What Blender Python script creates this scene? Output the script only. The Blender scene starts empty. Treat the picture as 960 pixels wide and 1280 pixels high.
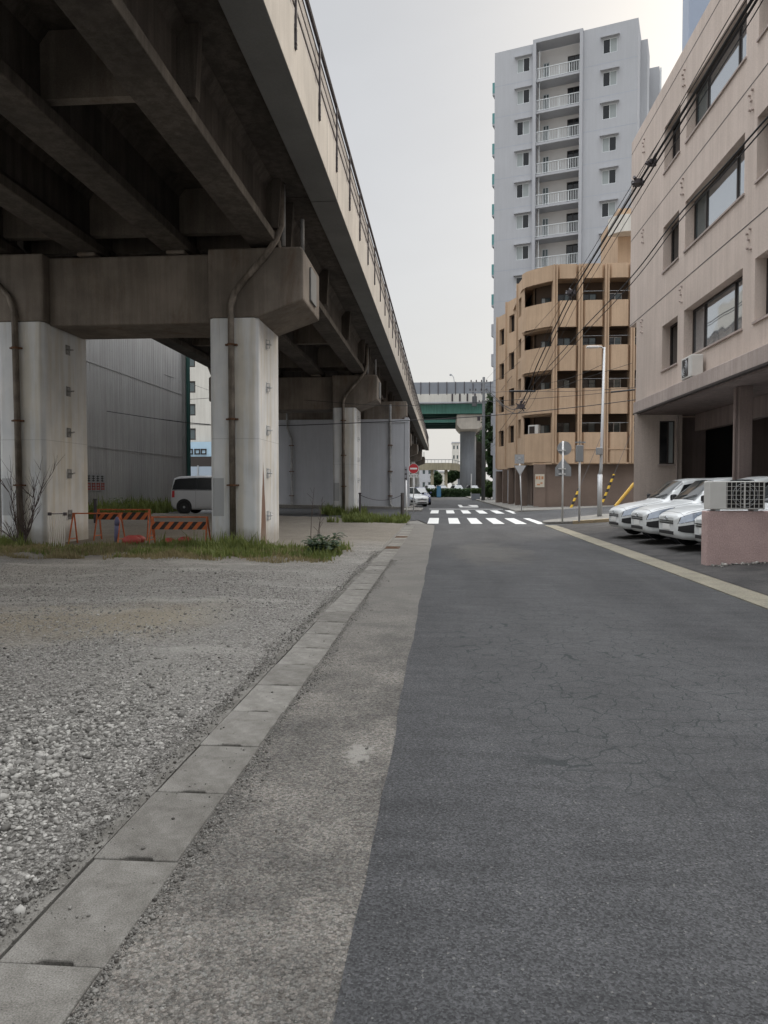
import bpy, bmesh, math, random
import numpy as np
from mathutils import Vector, Matrix
random.seed(7); RNG = np.random.default_rng(7)
PI = math.pi
scn = bpy.context.scene
COL = scn.collection

# ------------------------------------------------------------------ camera
F, EYE = 920.0, 1.5
YAW, PITCH = math.radians(4.534), math.radians(1.930)
cam_d = bpy.data.cameras.new('camera'); cam = bpy.data.objects.new('camera', cam_d); COL.objects.link(cam)
cam.location = (0, 0, EYE); cam.rotation_euler = (PI/2 - PITCH, 0, YAW)
cam_d.sensor_fit = 'VERTICAL'; cam_d.sensor_height = 36.0; cam_d.lens = 36.0*F/1280.0
cam_d.clip_start = 0.05; cam_d.clip_end = 3000
scn.camera = cam
_fw = Vector((-math.sin(YAW)*math.cos(PITCH), math.cos(YAW)*math.cos(PITCH), -math.sin(PITCH)))
_rt = Vector((math.cos(YAW), math.sin(YAW), 0)); _up = _rt.cross(_fw)

def at(px, py, x=None, y=None, z=None):
    """Where the line of sight through a photo pixel meets a plane of the place."""
    d = _rt*((px-480)/F) + _up*((640-py)/F) + _fw
    t = x/d.x if x is not None else (y/d.y if y is not None else (z-EYE)/d.z)
    return Vector((0, 0, EYE)) + d*t

# ------------------------------------------------------------------ materials
def _n(nt, t, **kw):
    n = nt.nodes.new(t)
    for k, v in kw.items(): setattr(n, k, v)
    return n
def _mathn(nt, op, a, b=None, clamp=False):
    n = _n(nt, 'ShaderNodeMath', operation=op); n.use_clamp = clamp
    for i, v in enumerate((a, b)):
        if v is None: continue
        if isinstance(v, (int, float)): n.inputs[i].default_value = v
        else: nt.links.new(v, n.inputs[i])
    return n.outputs[0]
def _mix(nt, fac, a, b, blend='MIX'):
    n = _n(nt, 'ShaderNodeMix', data_type='RGBA', blend_type=blend)
    for i, v in ((0, fac), (6, a), (7, b)):
        if isinstance(v, (int, float)): n.inputs[i].default_value = v
        elif isinstance(v, tuple): n.inputs[i].default_value = (*v[:3], 1)
        else: nt.links.new(v, n.inputs[i])
    return n.outputs[2]
def _noise(nt, vec, scale, detail=4, rough=.55, dist=0.0):
    n = _n(nt, 'ShaderNodeTexNoise'); n.inputs['Scale'].default_value = scale; n.inputs['Detail'].default_value = detail
    n.inputs['Roughness'].default_value = rough; n.inputs['Distortion'].default_value = dist
    nt.links.new(vec, n.inputs['Vector']); return n.outputs['Fac']
def _ramp(nt, val, a, b):
    n = _n(nt, 'ShaderNodeMapRange'); n.inputs[1].default_value = a; n.inputs[2].default_value = b
    n.interpolation_type = 'SMOOTHSTEP'; nt.links.new(val, n.inputs[0]); return n.outputs[0]
def _map(nt, vec, scale=(1,1,1), loc=(0,0,0)):
    n = _n(nt, 'ShaderNodeMapping'); n.inputs['Scale'].default_value = scale; n.inputs['Location'].default_value = loc
    nt.links.new(vec, n.inputs['Vector']); return n.outputs[0]
def _start(name, rough=.85, metallic=0.0, spec=.3):
    m = bpy.data.materials.new(name); m.use_nodes = True; nt = m.node_tree
    b = nt.nodes['Principled BSDF']; b.inputs['Roughness'].default_value = rough; b.inputs['Metallic'].default_value = metallic
    b.inputs['Specular IOR Level'].default_value = spec
    co = _n(nt, 'ShaderNodeTexCoord').outputs['Object']
    return m, nt, b, co
def _bump(nt, b, h, strength=.4, dist=.01):
    n = _n(nt, 'ShaderNodeBump'); n.inputs['Strength'].default_value = strength; n.inputs['Distance'].default_value = dist
    nt.links.new(h, n.inputs['Height']); nt.links.new(n.outputs[0], b.inputs['Normal'])
def nmat(name, col, rough=.85, var=.2, scale=1.5, grain=.12, gscale=60, bump=.15, streak=0.0, stain=None, metallic=0.0, spec=.3):
    """Weathered surface: broad mottling, fine grain, rain streaks running down, optional second stain colour."""
    m, nt, b, co = _start(name, rough, metallic, spec)
    c = tuple(col)
    n1 = _noise(nt, co, scale, 6, .6)
    out = _mix(nt, _ramp(nt, n1, .3, .7), tuple(v*(1-var) for v in c), tuple(v*(1+var) for v in c))
    n2 = _noise(nt, co, gscale, 3, .7)
    if grain: out = _mix(nt, 1.0, out, _mix(nt, _ramp(nt, n2, .3, .7), (1-grain,)*3, (1+grain,)*3), 'MULTIPLY')
    if streak:
        s = _noise(nt, _map(nt, co, (3.2, 3.2, .16)), 1.6, 7, .68)
        out = _mix(nt, 1.0, out, _mix(nt, _ramp(nt, s, .38, .62), (1-streak, 1-streak*1.05, 1-streak*1.12), (1, 1, 1)), 'MULTIPLY')
    if stain:
        s = _noise(nt, _map(nt, co, (1.1, 1.1, .35)), 1.1, 8, .7, .4)
        out = _mix(nt, _mathn(nt, 'MULTIPLY', _ramp(nt, s, .52, .7), stain[3]), out, stain[:3])
    nt.links.new(out, b.inputs['Base Color'])
    if bump: _bump(nt, b, n2, bump, .01)
    return m
def plain(name, col, rough=.5, metallic=0.0, spec=.5, coat=0.0, var=.06):
    m, nt, b, co = _start(name, rough, metallic, spec)
    n1 = _noise(nt, co, 4, 4, .6)
    nt.links.new(_mix(nt, n1, tuple(v*(1-var) for v in col), tuple(v*(1+var) for v in col)), b.inputs['Base Color'])
    b.inputs['Coat Weight'].default_value = coat; b.inputs['Coat Roughness'].default_value = .05
    nt.links.new(_mathn(nt, 'ADD', _mathn(nt, 'MULTIPLY', n1, .12), max(0.0, rough-.06)), b.inputs['Roughness'])
    return m
M = {}
M['paint_pier'] = None
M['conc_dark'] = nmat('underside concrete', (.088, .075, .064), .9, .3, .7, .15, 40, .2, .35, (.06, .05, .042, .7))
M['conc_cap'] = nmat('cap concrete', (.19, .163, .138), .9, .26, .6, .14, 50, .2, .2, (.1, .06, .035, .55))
M['conc_strip'] = nmat('edge beam concrete', (.19, .19, .185), .85, .08, .8, .06, 30, .1)
M['conc_fascia'] = nmat('parapet concrete', (.56, .51, .445), .85, .1, .6, .06, 40, .1, .09)
M['panel'] = nmat('guard panel', (.46, .42, .38), .7, .06, 1, .04, 40, .05, .1)
M['conc_wall'] = nmat('grey painted concrete', (.43, .44, .465), .8, .06, .4, .05, 40, .08, .07)
M['rail_dark'] = plain('dark rail steel', (.05, .04, .045), .55)
M['steel_grey'] = plain('galvanised steel', (.42, .43, .44), .5, .3)
M['steel_white'] = plain('white painted steel', (.66, .66, .65), .5)
M['pipe'] = nmat('weathered drainpipe', (.2, .172, .145), .7, .3, 3, .1, 50, .05, .5)
M['pipe_grey'] = nmat('grey drainpipe', (.3, .3, .3), .7, .2, 3, .1, 50, .05, .3)
M['rust'] = nmat('rusty iron', (.11, .055, .03), .85, .35, 12, .2, 90, .3)
M['black'] = plain('black plastic', (.012, .012, .014), .45)
M['rubber'] = plain('rubber', (.015, .015, .016), .8)
M['dark_void'] = plain('dark interior', (.02, .018, .017), .9, var=.2)
M['glass_dark'] = plain('tinted glass', (.012, .014, .016), .09, 0, .6)
def sky_glass():
    m, nt, b, co = _start('reflective window glass', .035, .82, .5)
    b.inputs['Base Color'].default_value = (.47, .5, .53, 1)
    _bump(nt, b, _noise(nt, co, .5, 2, .5), .035, .3)
    return m
M['glass'] = sky_glass()
M['glass_flat'] = plain('window glass', (.1, .125, .13), .08, .25, .6)
M['curtain'] = plain('pale curtain glass', (.3, .33, .33), .2, 0, .6)
M['bronze'] = plain('bronze window frame', (.035, .027, .024), .5)
M['alu'] = plain('aluminium frame', (.55, .55, .54), .4, .2)
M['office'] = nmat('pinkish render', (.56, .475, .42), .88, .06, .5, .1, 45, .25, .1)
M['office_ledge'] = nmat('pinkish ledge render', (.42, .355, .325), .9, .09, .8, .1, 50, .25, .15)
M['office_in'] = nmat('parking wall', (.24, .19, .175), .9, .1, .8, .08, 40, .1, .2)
M['pink_wall'] = nmat('pink roughcast', (.47, .345, .325), .95, .1, 1.2, .16, 45, .8, 0)
M['tan'] = nmat('tan render', (.475, .343, .235), .9, .08, .5, .06, 30, .12, .1)
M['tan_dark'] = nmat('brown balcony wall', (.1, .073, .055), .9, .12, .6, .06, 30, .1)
M['tan_base'] = nmat('brown ground floor tile', (.17, .128, .105), .75, .1, .8, .08, 25, .1)
M['tower'] = nmat('pale grey tower cladding', (.4, .41, .432), .8, .04, .15, .03, 20, .04, .04)
M['tower_in'] = nmat('tower balcony wall', (.6, .585, .57), .8, .04, .2, .03, 20, .04)
M['tower_white'] = plain('white balustrade', (.62, .65, .66), .6)
M['teal'] = plain('teal glass', (.12, .3, .3), .2)
M['bluegrey'] = nmat('blue grey cladding', (.3, .345, .43), .7, .04, .2, .02, 20, .03)
M['corrug'] = nmat('corrugated siding', (.37, .37, .37), .6, .08, .3, .05, 20, .05, .15)
M['white_bld'] = nmat('off white render', (.62, .6, .55), .85, .05, .3, .04, 20, .05, .1)
M['green_steel'] = nmat('green girder paint', (.11, .27, .22), .6, .1, .3, .05, 20, .05, .2)
M['green_dark'] = nmat('dark green steel', (.018, .06, .053), .7, .15, .3, .05, 20, .05)
M['barrier_grey'] = nmat('sound barrier', (.23, .245, .27), .6, .06, .3, .04, 20, .04)
M['pier_grey'] = nmat('round pier concrete', (.36, .38, .41), .8, .06, .4, .04, 20, .05, .1)
M['cream'] = nmat('cream footbridge paint', (.45, .4, .29), .7, .08, .4, .04, 20, .05, .2)
M['orange'] = nmat('faded orange steel', (.47, .13, .05), .65, .25, 8, .12, 60, .1)
M['red'] = plain('faded red', (.34, .05, .04), .6, var=.2)
M['sign_red'] = plain('sign red', (.48, .03, .04), .45)
M['white'] = plain('white paint', (.78, .78, .76), .5)
M['offwhite'] = plain('dirty white plastic', (.58, .57, .54), .6, var=.12)
M['car_white'] = plain('white car paint', (.67, .69, .69), .38, 0, .4, .45, .02)
M['car_silver'] = plain('silver car paint', (.6, .61, .63), .3, .2, .5, .6, .03)
M['car_black'] = plain('dark car paint', (.018, .02, .025), .22, .1, .5, .8)
M['car_blue'] = plain('blue car paint', (.03, .05, .16), .22, .1, .5, .8)
M['chrome'] = plain('chrome', (.6, .62, .64), .2, .9)
M['lamp_clear'] = plain('clear headlamp', (.5, .56, .66), .1, .5, .8, var=.3)
M['alloy'] = plain('alloy rim', (.36, .37, .38), .35, .6)
M['yellow'] = plain('yellow guard', (.55, .34, .05), .55, var=.15)
M['cable'] = plain('black cable', (.012, .012, .014), .6)
M['wire_grey'] = plain('grey wire', (.1, .1, .105), .6)
M['pole_conc'] = nmat('concrete pole', (.13, .135, .14), .8, .1, 1, .06, 40, .05, .2)
M['bark'] = nmat('bark', (.09, .07, .055), .9, .25, 8, .2, 60, .3)
M['twig'] = plain('reddish twig', (.07, .05, .045), .8, var=.2)
M['blue_box'] = plain('blue plastic', (.06, .2, .36), .5)
M['wood'] = nmat('grey wood post', (.1, .09, .085), .9, .2, 3, .15, 50, .2, .3)
M['steel_bare'] = plain('sign back grey', (.3, .31, .32), .55, .3, var=.12)

def leafmat(name, a, b_, rough=.65):
    m, nt, b, co = _start(name, rough, 0, .3)
    n1 = _noise(nt, co, 3.0, 3, .6); n2 = _noise(nt, co, 40.0, 2, .6)
    f = _mathn(nt, 'ADD', _mathn(nt, 'MULTIPLY', n1, .65), _mathn(nt, 'MULTIPLY', n2, .35))
    nt.links.new(_mix(nt, _ramp(nt, f, .36, .64), a, b_), b.inputs['Base Color'])
    tr = _n(nt, 'ShaderNodeBsdfTranslucent'); tr.inputs[0].default_value = (*[v*1.2 for v in b_], 1)
    mx = _n(nt, 'ShaderNodeMixShader'); mx.inputs[0].default_value = .25
    nt.links.new(b.outputs[0], mx.inputs[1]); nt.links.new(tr.outputs[0], mx.inputs[2])
    nt.links.new(mx.outputs[0], nt.nodes['Material Output'].inputs[0])
    return m
M['grass_g'] = leafmat('green grass', (.07, .1, .025), (.19, .22, .065))
M['grass_d'] = leafmat('dry grass', (.15, .125, .065), (.29, .245, .13))
M['leaf_dark'] = leafmat('dark leaves', (.02, .045, .02), (.055, .09, .035))
M['leaf_mid'] = leafmat('mid leaves', (.03, .06, .02), (.08, .12, .04))
M['thistle'] = leafmat('thistle leaves', (.03, .055, .032), (.07, .1, .055))

def pier_paint(rust):
    m, nt, b, co = _start('white pier paint', .75, 0, .3)
    sx = _n(nt, 'ShaderNodeSeparateXYZ'); nt.links.new(co, sx.inputs[0])
    X, Y, Z = sx.outputs
    base = _mix(nt, _ramp(nt, _noise(nt, co, .9, 5, .6), .3, .7), (.56, .575, .59), (.68, .68, .675))
    warm = _mix(nt, _ramp(nt, _noise(nt, _map(nt, co, (2.6, 2.6, .2)), 1.2, 6, .6), .42, .66), (1, 1, 1), (.86, .8, .7))
    out = _mix(nt, 1.0, base, warm, 'MULTIPLY')
    st = _noise(nt, _map(nt, co, (7, 7, .12)), 1.4, 6, .7)
    out = _mix(nt, _mathn(nt, 'MULTIPLY', _ramp(nt, st, .62, .74), .35), out, (.25, .19, .12))
    # rust run below the step irons on the right face, widening towards the ground
    wv = _mathn(nt, 'MULTIPLY', _mathn(nt, 'SUBTRACT', _noise(nt, _map(nt, co, (1, 1, .8)), 2.0, 3), .5), .12)
    dy = _mathn(nt, 'ABSOLUTE', _mathn(nt, 'ADD', _mathn(nt, 'ADD', Y, .72), wv))
    halfw = _mathn(nt, 'MULTIPLY', _mathn(nt, 'SUBTRACT', 2.3, Z), .16)
    side = _ramp(nt, X, .45, .5)
    rm = _mathn(nt, 'MULTIPLY', _mathn(nt, 'MULTIPLY', _ramp(nt, _mathn(nt, 'SUBTRACT', halfw, dy), .0, .05), side), .9)
    if rust: out = _mix(nt, rm, out, (.13, .05, .022))
    # square repainted patches
    bx = _mathn(nt, 'MULTIPLY', _mathn(nt, 'LESS_THAN', _mathn(nt, 'ABSOLUTE', _mathn(nt, 'ADD', X, .42)), .15),
                _mathn(nt, 'LESS_THAN', _mathn(nt, 'ABSOLUTE', _mathn(nt, 'SUBTRACT', Z, 1.25)), .48))
    out = _mix(nt, _mathn(nt, 'MULTIPLY', bx, .8), out, (.33, .335, .34))
    # construction joint line and splash dirt at the foot
    jl = _mathn(nt, 'LESS_THAN', _mathn(nt, 'ABSOLUTE', _mathn(nt, 'SUBTRACT', Z, 2.72)), .006)
    out = _mix(nt, _mathn(nt, 'MULTIPLY', jl, .5), out, (.2, .2, .2))
    foot = _mathn(nt, 'MULTIPLY', _ramp(nt, _mathn(nt, 'ADD', Z, _mathn(nt, 'MULTIPLY', _noise(nt, co, 3, 4), -.5)), .35, -.1), .6)
    out = _mix(nt, foot, out, (.24, .21, .17))
    nt.links.new(out, b.inputs['Base Color'])
    _bump(nt, b, _noise(nt, co, 40, 3), .12, .01)
    return m
M['paint_pier'] = pier_paint(False); M['paint_pier_rust'] = pier_paint(True)

def asphalt():
    m, nt, b, co = _start('worn asphalt', .82, 0, .35)
    sx = _n(nt, 'ShaderNodeSeparateXYZ'); nt.links.new(co, sx.inputs[0]); X, Y, Z = sx.outputs
    big = _noise(nt, _map(nt, co, (1, .35, 1)), .9, 6, .6)
    out = _mix(nt, _ramp(nt, big, .3, .7), (.044, .0445, .0465), (.066, .0665, .069))
    md = _noise(nt, co, 85, 5, .75)
    out = _mix(nt, 1.0, out, _mix(nt, _ramp(nt, md, .34, .66), (.72, .72, .72), (1.28, 1.28, 1.27)), 'MULTIPLY')
    md2 = _noise(nt, _map(nt, co, (.5, 2.2, 1)), 2.6, 6, .65)
    out = _mix(nt, 1.0, out, _mix(nt, _ramp(nt, md2, .32, .68), (.84, .84, .84), (1.16, 1.16, 1.155)), 'MULTIPLY')
    # wheel-lane dust, running along the street
    lane = _noise(nt, _map(nt, co, (1.6, .05, 1)), 1.0, 4, .5)
    out = _mix(nt, _mathn(nt, 'MULTIPLY', _ramp(nt, lane, .5, .75), .3), out, (.088, .087, .086))
    ag = _n(nt, 'ShaderNodeTexVoronoi'); ag.inputs['Scale'].default_value = 130; nt.links.new(co, ag.inputs['Vector'])
    sep = _n(nt, 'ShaderNodeSeparateColor'); nt.links.new(ag.outputs['Color'], sep.inputs[0])
    out = _mix(nt, 1.0, out, _mix(nt, sep.outputs[0], (.5, .5, .5), (1.5, 1.5, 1.5)), 'MULTIPLY')
    wht = _mathn(nt, 'GREATER_THAN', sep.outputs[1], .992)
    out = _mix(nt, _mathn(nt, 'MULTIPLY', wht, .45), out, (.22, .215, .2))
    # tan dust patch
    d1 = _mathn(nt, 'POWER', _mathn(nt, 'MULTIPLY', _mathn(nt, 'SUBTRACT', X, 1.1), .75), 2)
    d2 = _mathn(nt, 'POWER', _mathn(nt, 'MULTIPLY', _mathn(nt, 'SUBTRACT', Y, 17.0), .26), 2)
    dd = _mathn(nt, 'ADD', _mathn(nt, 'ADD', d1, d2), _mathn(nt, 'MULTIPLY', _noise(nt, _map(nt, co, (1, .5, 1)), 2.2, 6, .65), 1.6))
    out = _mix(nt, _mathn(nt, 'MULTIPLY', _ramp(nt, dd, 1.6, .7), .38), out, (.13, .118, .1))
    # alligator cracking
    wob = _n(nt, 'ShaderNodeTexNoise'); wob.inputs['Scale'].default_value = 5; wob.inputs['Detail'].default_value = 5; nt.links.new(co, wob.inputs['Vector'])
    va = _n(nt, 'ShaderNodeVectorMath', operation='MULTIPLY_ADD'); va.inputs[1].default_value = (.22, .22, 0)
    nt.links.new(wob.outputs['Color'], va.inputs[0]); nt.links.new(co, va.inputs[2])
    v1 = _n(nt, 'ShaderNodeTexVoronoi', feature='DISTANCE_TO_EDGE'); v1.inputs['Scale'].default_value = 5.2; nt.links.new(va.outputs[0], v1.inputs['Vector'])
    e1 = _mathn(nt, 'POWER', _mathn(nt, 'MULTIPLY', _mathn(nt, 'SUBTRACT', X, 1.25), .85), 2)
    e2 = _mathn(nt, 'POWER', _mathn(nt, 'MULTIPLY', _mathn(nt, 'SUBTRACT', Y, 6.6), .34), 2)
    ee = _mathn(nt, 'ADD', _mathn(nt, 'ADD', e1, e2), _mathn(nt, 'MULTIPLY', _noise(nt, co, 1.6, 5, .6), 1.7))
    reg = _ramp(nt, ee, 2.4, 1.3)
    thin = _mathn(nt, 'ADD', _mathn(nt, 'MULTIPLY', _noise(nt, co, 4, 3), .044), -.006)
    cr = _mathn(nt, 'MULTIPLY', _mathn(nt, 'LESS_THAN', v1.outputs['Distance'], thin), reg)
    out = _mix(nt, _mathn(nt, 'MULTIPLY', cr, 1.0), out, (.006, .012, .013))
    out = _mix(nt, _mathn(nt, 'MULTIPLY', reg, .22), out, (.1, .1, .1))
    # one long transverse crack near the camera
    ly = _mathn(nt, 'ABSOLUTE', _mathn(nt, 'SUBTRACT', _mathn(nt, 'SUBTRACT', Y, 2.12), _mathn(nt, 'MULTIPLY', _mathn(nt, 'SUBTRACT', _noise(nt, co, 9, 6, .7), .5), .09)))
    lc = _mathn(nt, 'MULTIPLY', _mathn(nt, 'LESS_THAN', ly, .0028), _ramp(nt, X, .42, .6))
    out = _mix(nt, _mathn(nt, 'MULTIPLY', lc, .8), out, (.012, .012, .012))
    nt.links.new(out, b.inputs['Base Color'])
    h = _mathn(nt, 'SUBTRACT', _mathn(nt, 'ADD', _mathn(nt, 'MULTIPLY', ag.outputs['Distance'], .9), _noise(nt, co, 300, 2)), _mathn(nt, 'MULTIPLY', cr, 2.5))
    _bump(nt, b, h, .55, .006)
    return m
M['asphalt'] = asphalt()

def aggregate(name, lo, hi, scale, mott=.2, bump=.6, gap=.5, spill=False):
    m, nt, b, co = _start(name, .9, 0, .25)
    big = _noise(nt, co, 1.6, 6, .62)
    v = _n(nt, 'ShaderNodeTexVoronoi'); v.inputs['Scale'].default_value = scale; nt.links.new(co, v.inputs['Vector'])
    v2 = _n(nt, 'ShaderNodeTexVoronoi'); v2.inputs['Scale'].default_value = scale*2.7; nt.links.new(co, v2.inputs['Vector'])
    sep = _n(nt, 'ShaderNodeSeparateColor'); nt.links.new(v.outputs['Color'], sep.inputs[0])
    sep2 = _n(nt, 'ShaderNodeSeparateColor'); nt.links.new(v2.outputs['Color'], sep2.inputs[0])
    f = _mathn(nt, 'ADD', _mathn(nt, 'MULTIPLY', sep.outputs[0], .6), _mathn(nt, 'MULTIPLY', sep2.outputs[0], .4))
    out = _mix(nt, f, lo, hi)
    tint = _mix(nt, sep.outputs[2], (1.04, .98, .95), (.96, 1.0, 1.02)); out = _mix(nt, .7, out, tint, 'MULTIPLY')
    fineg = _noise(nt, co, 260, 3, .75); out = _mix(nt, 1.0, out, _mix(nt, _ramp(nt, fineg, .3, .7), (.72, .72, .72), (1.28, 1.28, 1.27)), 'MULTIPLY')
    out = _mix(nt, _mathn(nt, 'MULTIPLY', _ramp(nt, v.outputs['Distance'], .35, .75), gap), out, tuple(x*.35 for x in lo))
    out = _mix(nt, 1.0, out, _mix(nt, _ramp(nt, big, .3, .7), (1-mott, 1-mott, 1-mott), (1+mott, 1+mott*.95, 1+mott*.85)), 'MULTIPLY')
    if spill:
        sx = _n(nt, 'ShaderNodeSeparateXYZ'); nt.links.new(co, sx.inputs[0]); X, Y, Z = sx.outputs
        a = _mathn(nt, 'POWER', _mathn(nt, 'MULTIPLY', _mathn(nt, 'ADD', X, .47), 9), 2)
        c = _mathn(nt, 'POWER', _mathn(nt, 'MULTIPLY', _mathn(nt, 'SUBTRACT', Y, 4.1), 4.2), 2)
        e = _mathn(nt, 'ADD', _mathn(nt, 'ADD', a, c), _mathn(nt, 'MULTIPLY', _noise(nt, co, 16, 9, .72), 3.4))
        out = _mix(nt, _mathn(nt, 'MULTIPLY', _ramp(nt, e, 2.3, 1.9), .7), out, (.29, .278, .25))
        # cement skim towards the far end hides the stones
        far = _mathn(nt, 'MULTIPLY', _ramp(nt, Y, 5, 11), .65)
        out = _mix(nt, far, out, (.165, .157, .143))
    nt.links.new(out, b.inputs['Base Color'])
    _bump(nt, b, _mathn(nt, 'ADD', _mathn(nt, 'MULTIPLY', v.outputs['Distance'], -1.0), _mathn(nt, 'MULTIPLY', _noise(nt, co, 200, 3), .4)), bump, .012)
    return m
M['apron'] = aggregate('exposed aggregate concrete', (.043, .04, .036), (.25, .238, .22), 92, .32, .6, .2, True)
M['strip'] = aggregate('yellowish gutter concrete', (.2, .185, .145), (.3, .28, .225), 60, .14, .3, .25)
M['walk'] = aggregate('pavement concrete', (.17, .165, .155), (.25, .24, .22), 60, .15, .3, .25)
M['forecourt'] = aggregate('old forecourt asphalt', (.045, .044, .046), (.095, .092, .09), 80, .3, .5, .35)
M['kerb_tan'] = aggregate('sandy kerb stone', (.3, .245, .16), (.4, .33, .22), 60, .1, .3, .2)

def gravel_mat():
    m, nt, b, co = _start('grey gravel', .95, 0, .2)
    sx = _n(nt, 'ShaderNodeSeparateXYZ'); nt.links.new(co, sx.inputs[0]); X, Y, Z = sx.outputs
    v = _n(nt, 'ShaderNodeTexVoronoi'); v.inputs['Scale'].default_value = 55; nt.links.new(co, v.inputs['Vector'])
    v2 = _n(nt, 'ShaderNodeTexVoronoi'); v2.inputs['Scale'].default_value = 18; nt.links.new(co, v2.inputs['Vector'])
    sep = _n(nt, 'ShaderNodeSeparateColor'); nt.links.new(v.outputs['Color'], sep.inputs[0])
    sep2 = _n(nt, 'ShaderNodeSeparateColor'); nt.links.new(v2.outputs['Color'], sep2.inputs[0])
    out = _mix(nt, sep.outputs[0], (.175, .165, .15), (.5, .477, .44))
    out = _mix(nt, _mathn(nt, 'MULTIPLY', _ramp(nt, v.outputs['Distance'], .4, .8), .6), out, (.055, .05, .045))
    out = _mix(nt, _mathn(nt, 'MULTIPLY', sep2.outputs[0], .3), out, (.12, .113, .1))
    n = _noise(nt, _map(nt, co, (1, .8, 1)), .55, 6, .6)
    fines = _ramp(nt, n, .48, .66)
    out = _mix(nt, _mathn(nt, 'MULTIPLY', fines, .65), out, (.33, .318, .288))
    trk = _noise(nt, _map(nt, co, (.22, 1.1, 1)), 1.3, 5, .6)
    out = _mix(nt, _mathn(nt, 'MULTIPLY', _ramp(nt, trk, .5, .7), _ramp(nt, Y, 3.5, 8)), out, _mix(nt, .55, out, (.46, .44, .4)))
    # sandy yellow-brown sweep across the lot
    yy = _mathn(nt, 'ABSOLUTE', _mathn(nt, 'SUBTRACT', _mathn(nt, 'SUBTRACT', Y, 8.6), _mathn(nt, 'MULTIPLY', X, .16)))
    sand = _mathn(nt, 'MULTIPLY', _ramp(nt, _mathn(nt, 'ADD', yy, _mathn(nt, 'MULTIPLY', _noise(nt, co, 1.3, 5), 1.8)), 2.5, .95), _ramp(nt, X, -2.2, -3.2))
    out = _mix(nt, _mathn(nt, 'MULTIPLY', sand, .5), out, (.34, .28, .185))
    # trodden earth behind the pier
    out = _mix(nt, _mathn(nt, 'MULTIPLY', _mathn(nt, 'MAXIMUM', _ramp(nt, Y, 18, 22), _mathn(nt, 'MULTIPLY', _ramp(nt, _mathn(nt, 'ADD', Y, _mathn(nt, 'MULTIPLY', _noise(nt, co, 1.5, 5), 1.6)), 15.2, 16.0), _ramp(nt, X, -1.9, -2.7))), .75), out, _mix(nt, _noise(nt, co, 2.5, 6), (.16, .14, .115), (.27, .24, .2)))
    nt.links.new(out, b.inputs['Base Color'])
    _bump(nt, b, _mathn(nt, 'SUBTRACT', _mathn(nt, 'ADD', _mathn(nt, 'MULTIPLY', v2.outputs['Distance'], -.6), _noise(nt, co, 160, 3)), v.outputs['Distance']), .9, .02)
    return m
M['gravel'] = gravel_mat()
def stone_mat(nm, lo, hi):
    m, nt, b, co = _start(nm, .9, 0, .25)
    gi = _n(nt, 'ShaderNodeNewGeometry')
    out = _mix(nt, gi.outputs['Random Per Island'], lo, hi)
    out = _mix(nt, 1.0, out, _mix(nt, _noise(nt, co, 150, 3), (.75, .74, .72), (1.2, 1.2, 1.2)), 'MULTIPLY')
    nt.links.new(out, b.inputs['Base Color']); return m
M['stone'] = stone_mat('gravel stone', (.1, .095, .087), (.44, .425, .395)); M['grit'] = stone_mat('joint grit', (.05, .045, .04), (.26, .25, .23))
def slab_mat():
    m, nt, b, co = _start('gutter cover concrete', .9, 0, .25)
    oi = _n(nt, 'ShaderNodeObjectInfo')
    base = _mix(nt, oi.outputs['Random'], (.165, .157, .145), (.24, .231, .215))
    n1 = _noise(nt, co, 5, 7, .65, .3)
    base = _mix(nt, 1.0, base, _mix(nt, _ramp(nt, n1, .3, .7), (.66, .645, .62), (1.16, 1.155, 1.14)), 'MULTIPLY')
    n2 = _noise(nt, co, 170, 3, .75)
    base = _mix(nt, 1.0, base, _mix(nt, _ramp(nt, n2, .32, .68), (.66, .66, .65), (1.28, 1.28, 1.27)), 'MULTIPLY')
    v = _n(nt, 'ShaderNodeTexVoronoi'); v.inputs['Scale'].default_value = 28; nt.links.new(co, v.inputs['Vector'])
    base = _mix(nt, _mathn(nt, 'MULTIPLY', _mathn(nt, 'LESS_THAN', _mathn(nt, 'ADD', v.outputs['Distance'], _mathn(nt, 'MULTIPLY', n1, .12)), .13), .8), base, (.04, .038, .034))
    nt.links.new(base, b.inputs['Base Color']); _bump(nt, b, n2, .3, .006); return m
M['slab'] = slab_mat()
def marking():
    m, nt, b, co = _start('road marking paint', .7, 0, .3)
    n = _noise(nt, co, 14, 7, .72)
    nt.links.new(_mix(nt, _ramp(nt, n, .56, .68), (.62, .62, .6), (.26, .26, .26)), b.inputs['Base Color']); return m
M['marking'] = marking()
def hazard(name, a, b_, ang, period):
    m, nt, b, co = _start(name, .6, 0, .35)
    sx = _n(nt, 'ShaderNodeSeparateXYZ'); nt.links.new(co, sx.inputs[0])
    t = _mathn(nt, 'ADD', _mathn(nt, 'MULTIPLY', sx.outputs[0], math.cos(ang)/period), _mathn(nt, 'MULTIPLY', sx.outputs[2], math.sin(ang)/period))
    k = _mathn(nt, 'GREATER_THAN', _mathn(nt, 'FRACT', t), .5)
    d = _noise(nt, co, 15, 4)
    out = _mix(nt, k, a, b_)
    out = _mix(nt, _mathn(nt, 'MULTIPLY', _ramp(nt, d, .5, .75), .35), out, (.25, .12, .06))
    nt.links.new(out, b.inputs['Base Color']); return m
M['hazard_orange'] = hazard('orange black hazard board', (.5, .13, .04), (.025, .02, .02), math.radians(-40), .19)
M['hazard_yellow'] = hazard('yellow black guy guard', (.6, .38, .04), (.02, .02, .02), PI/2, .42)

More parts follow.
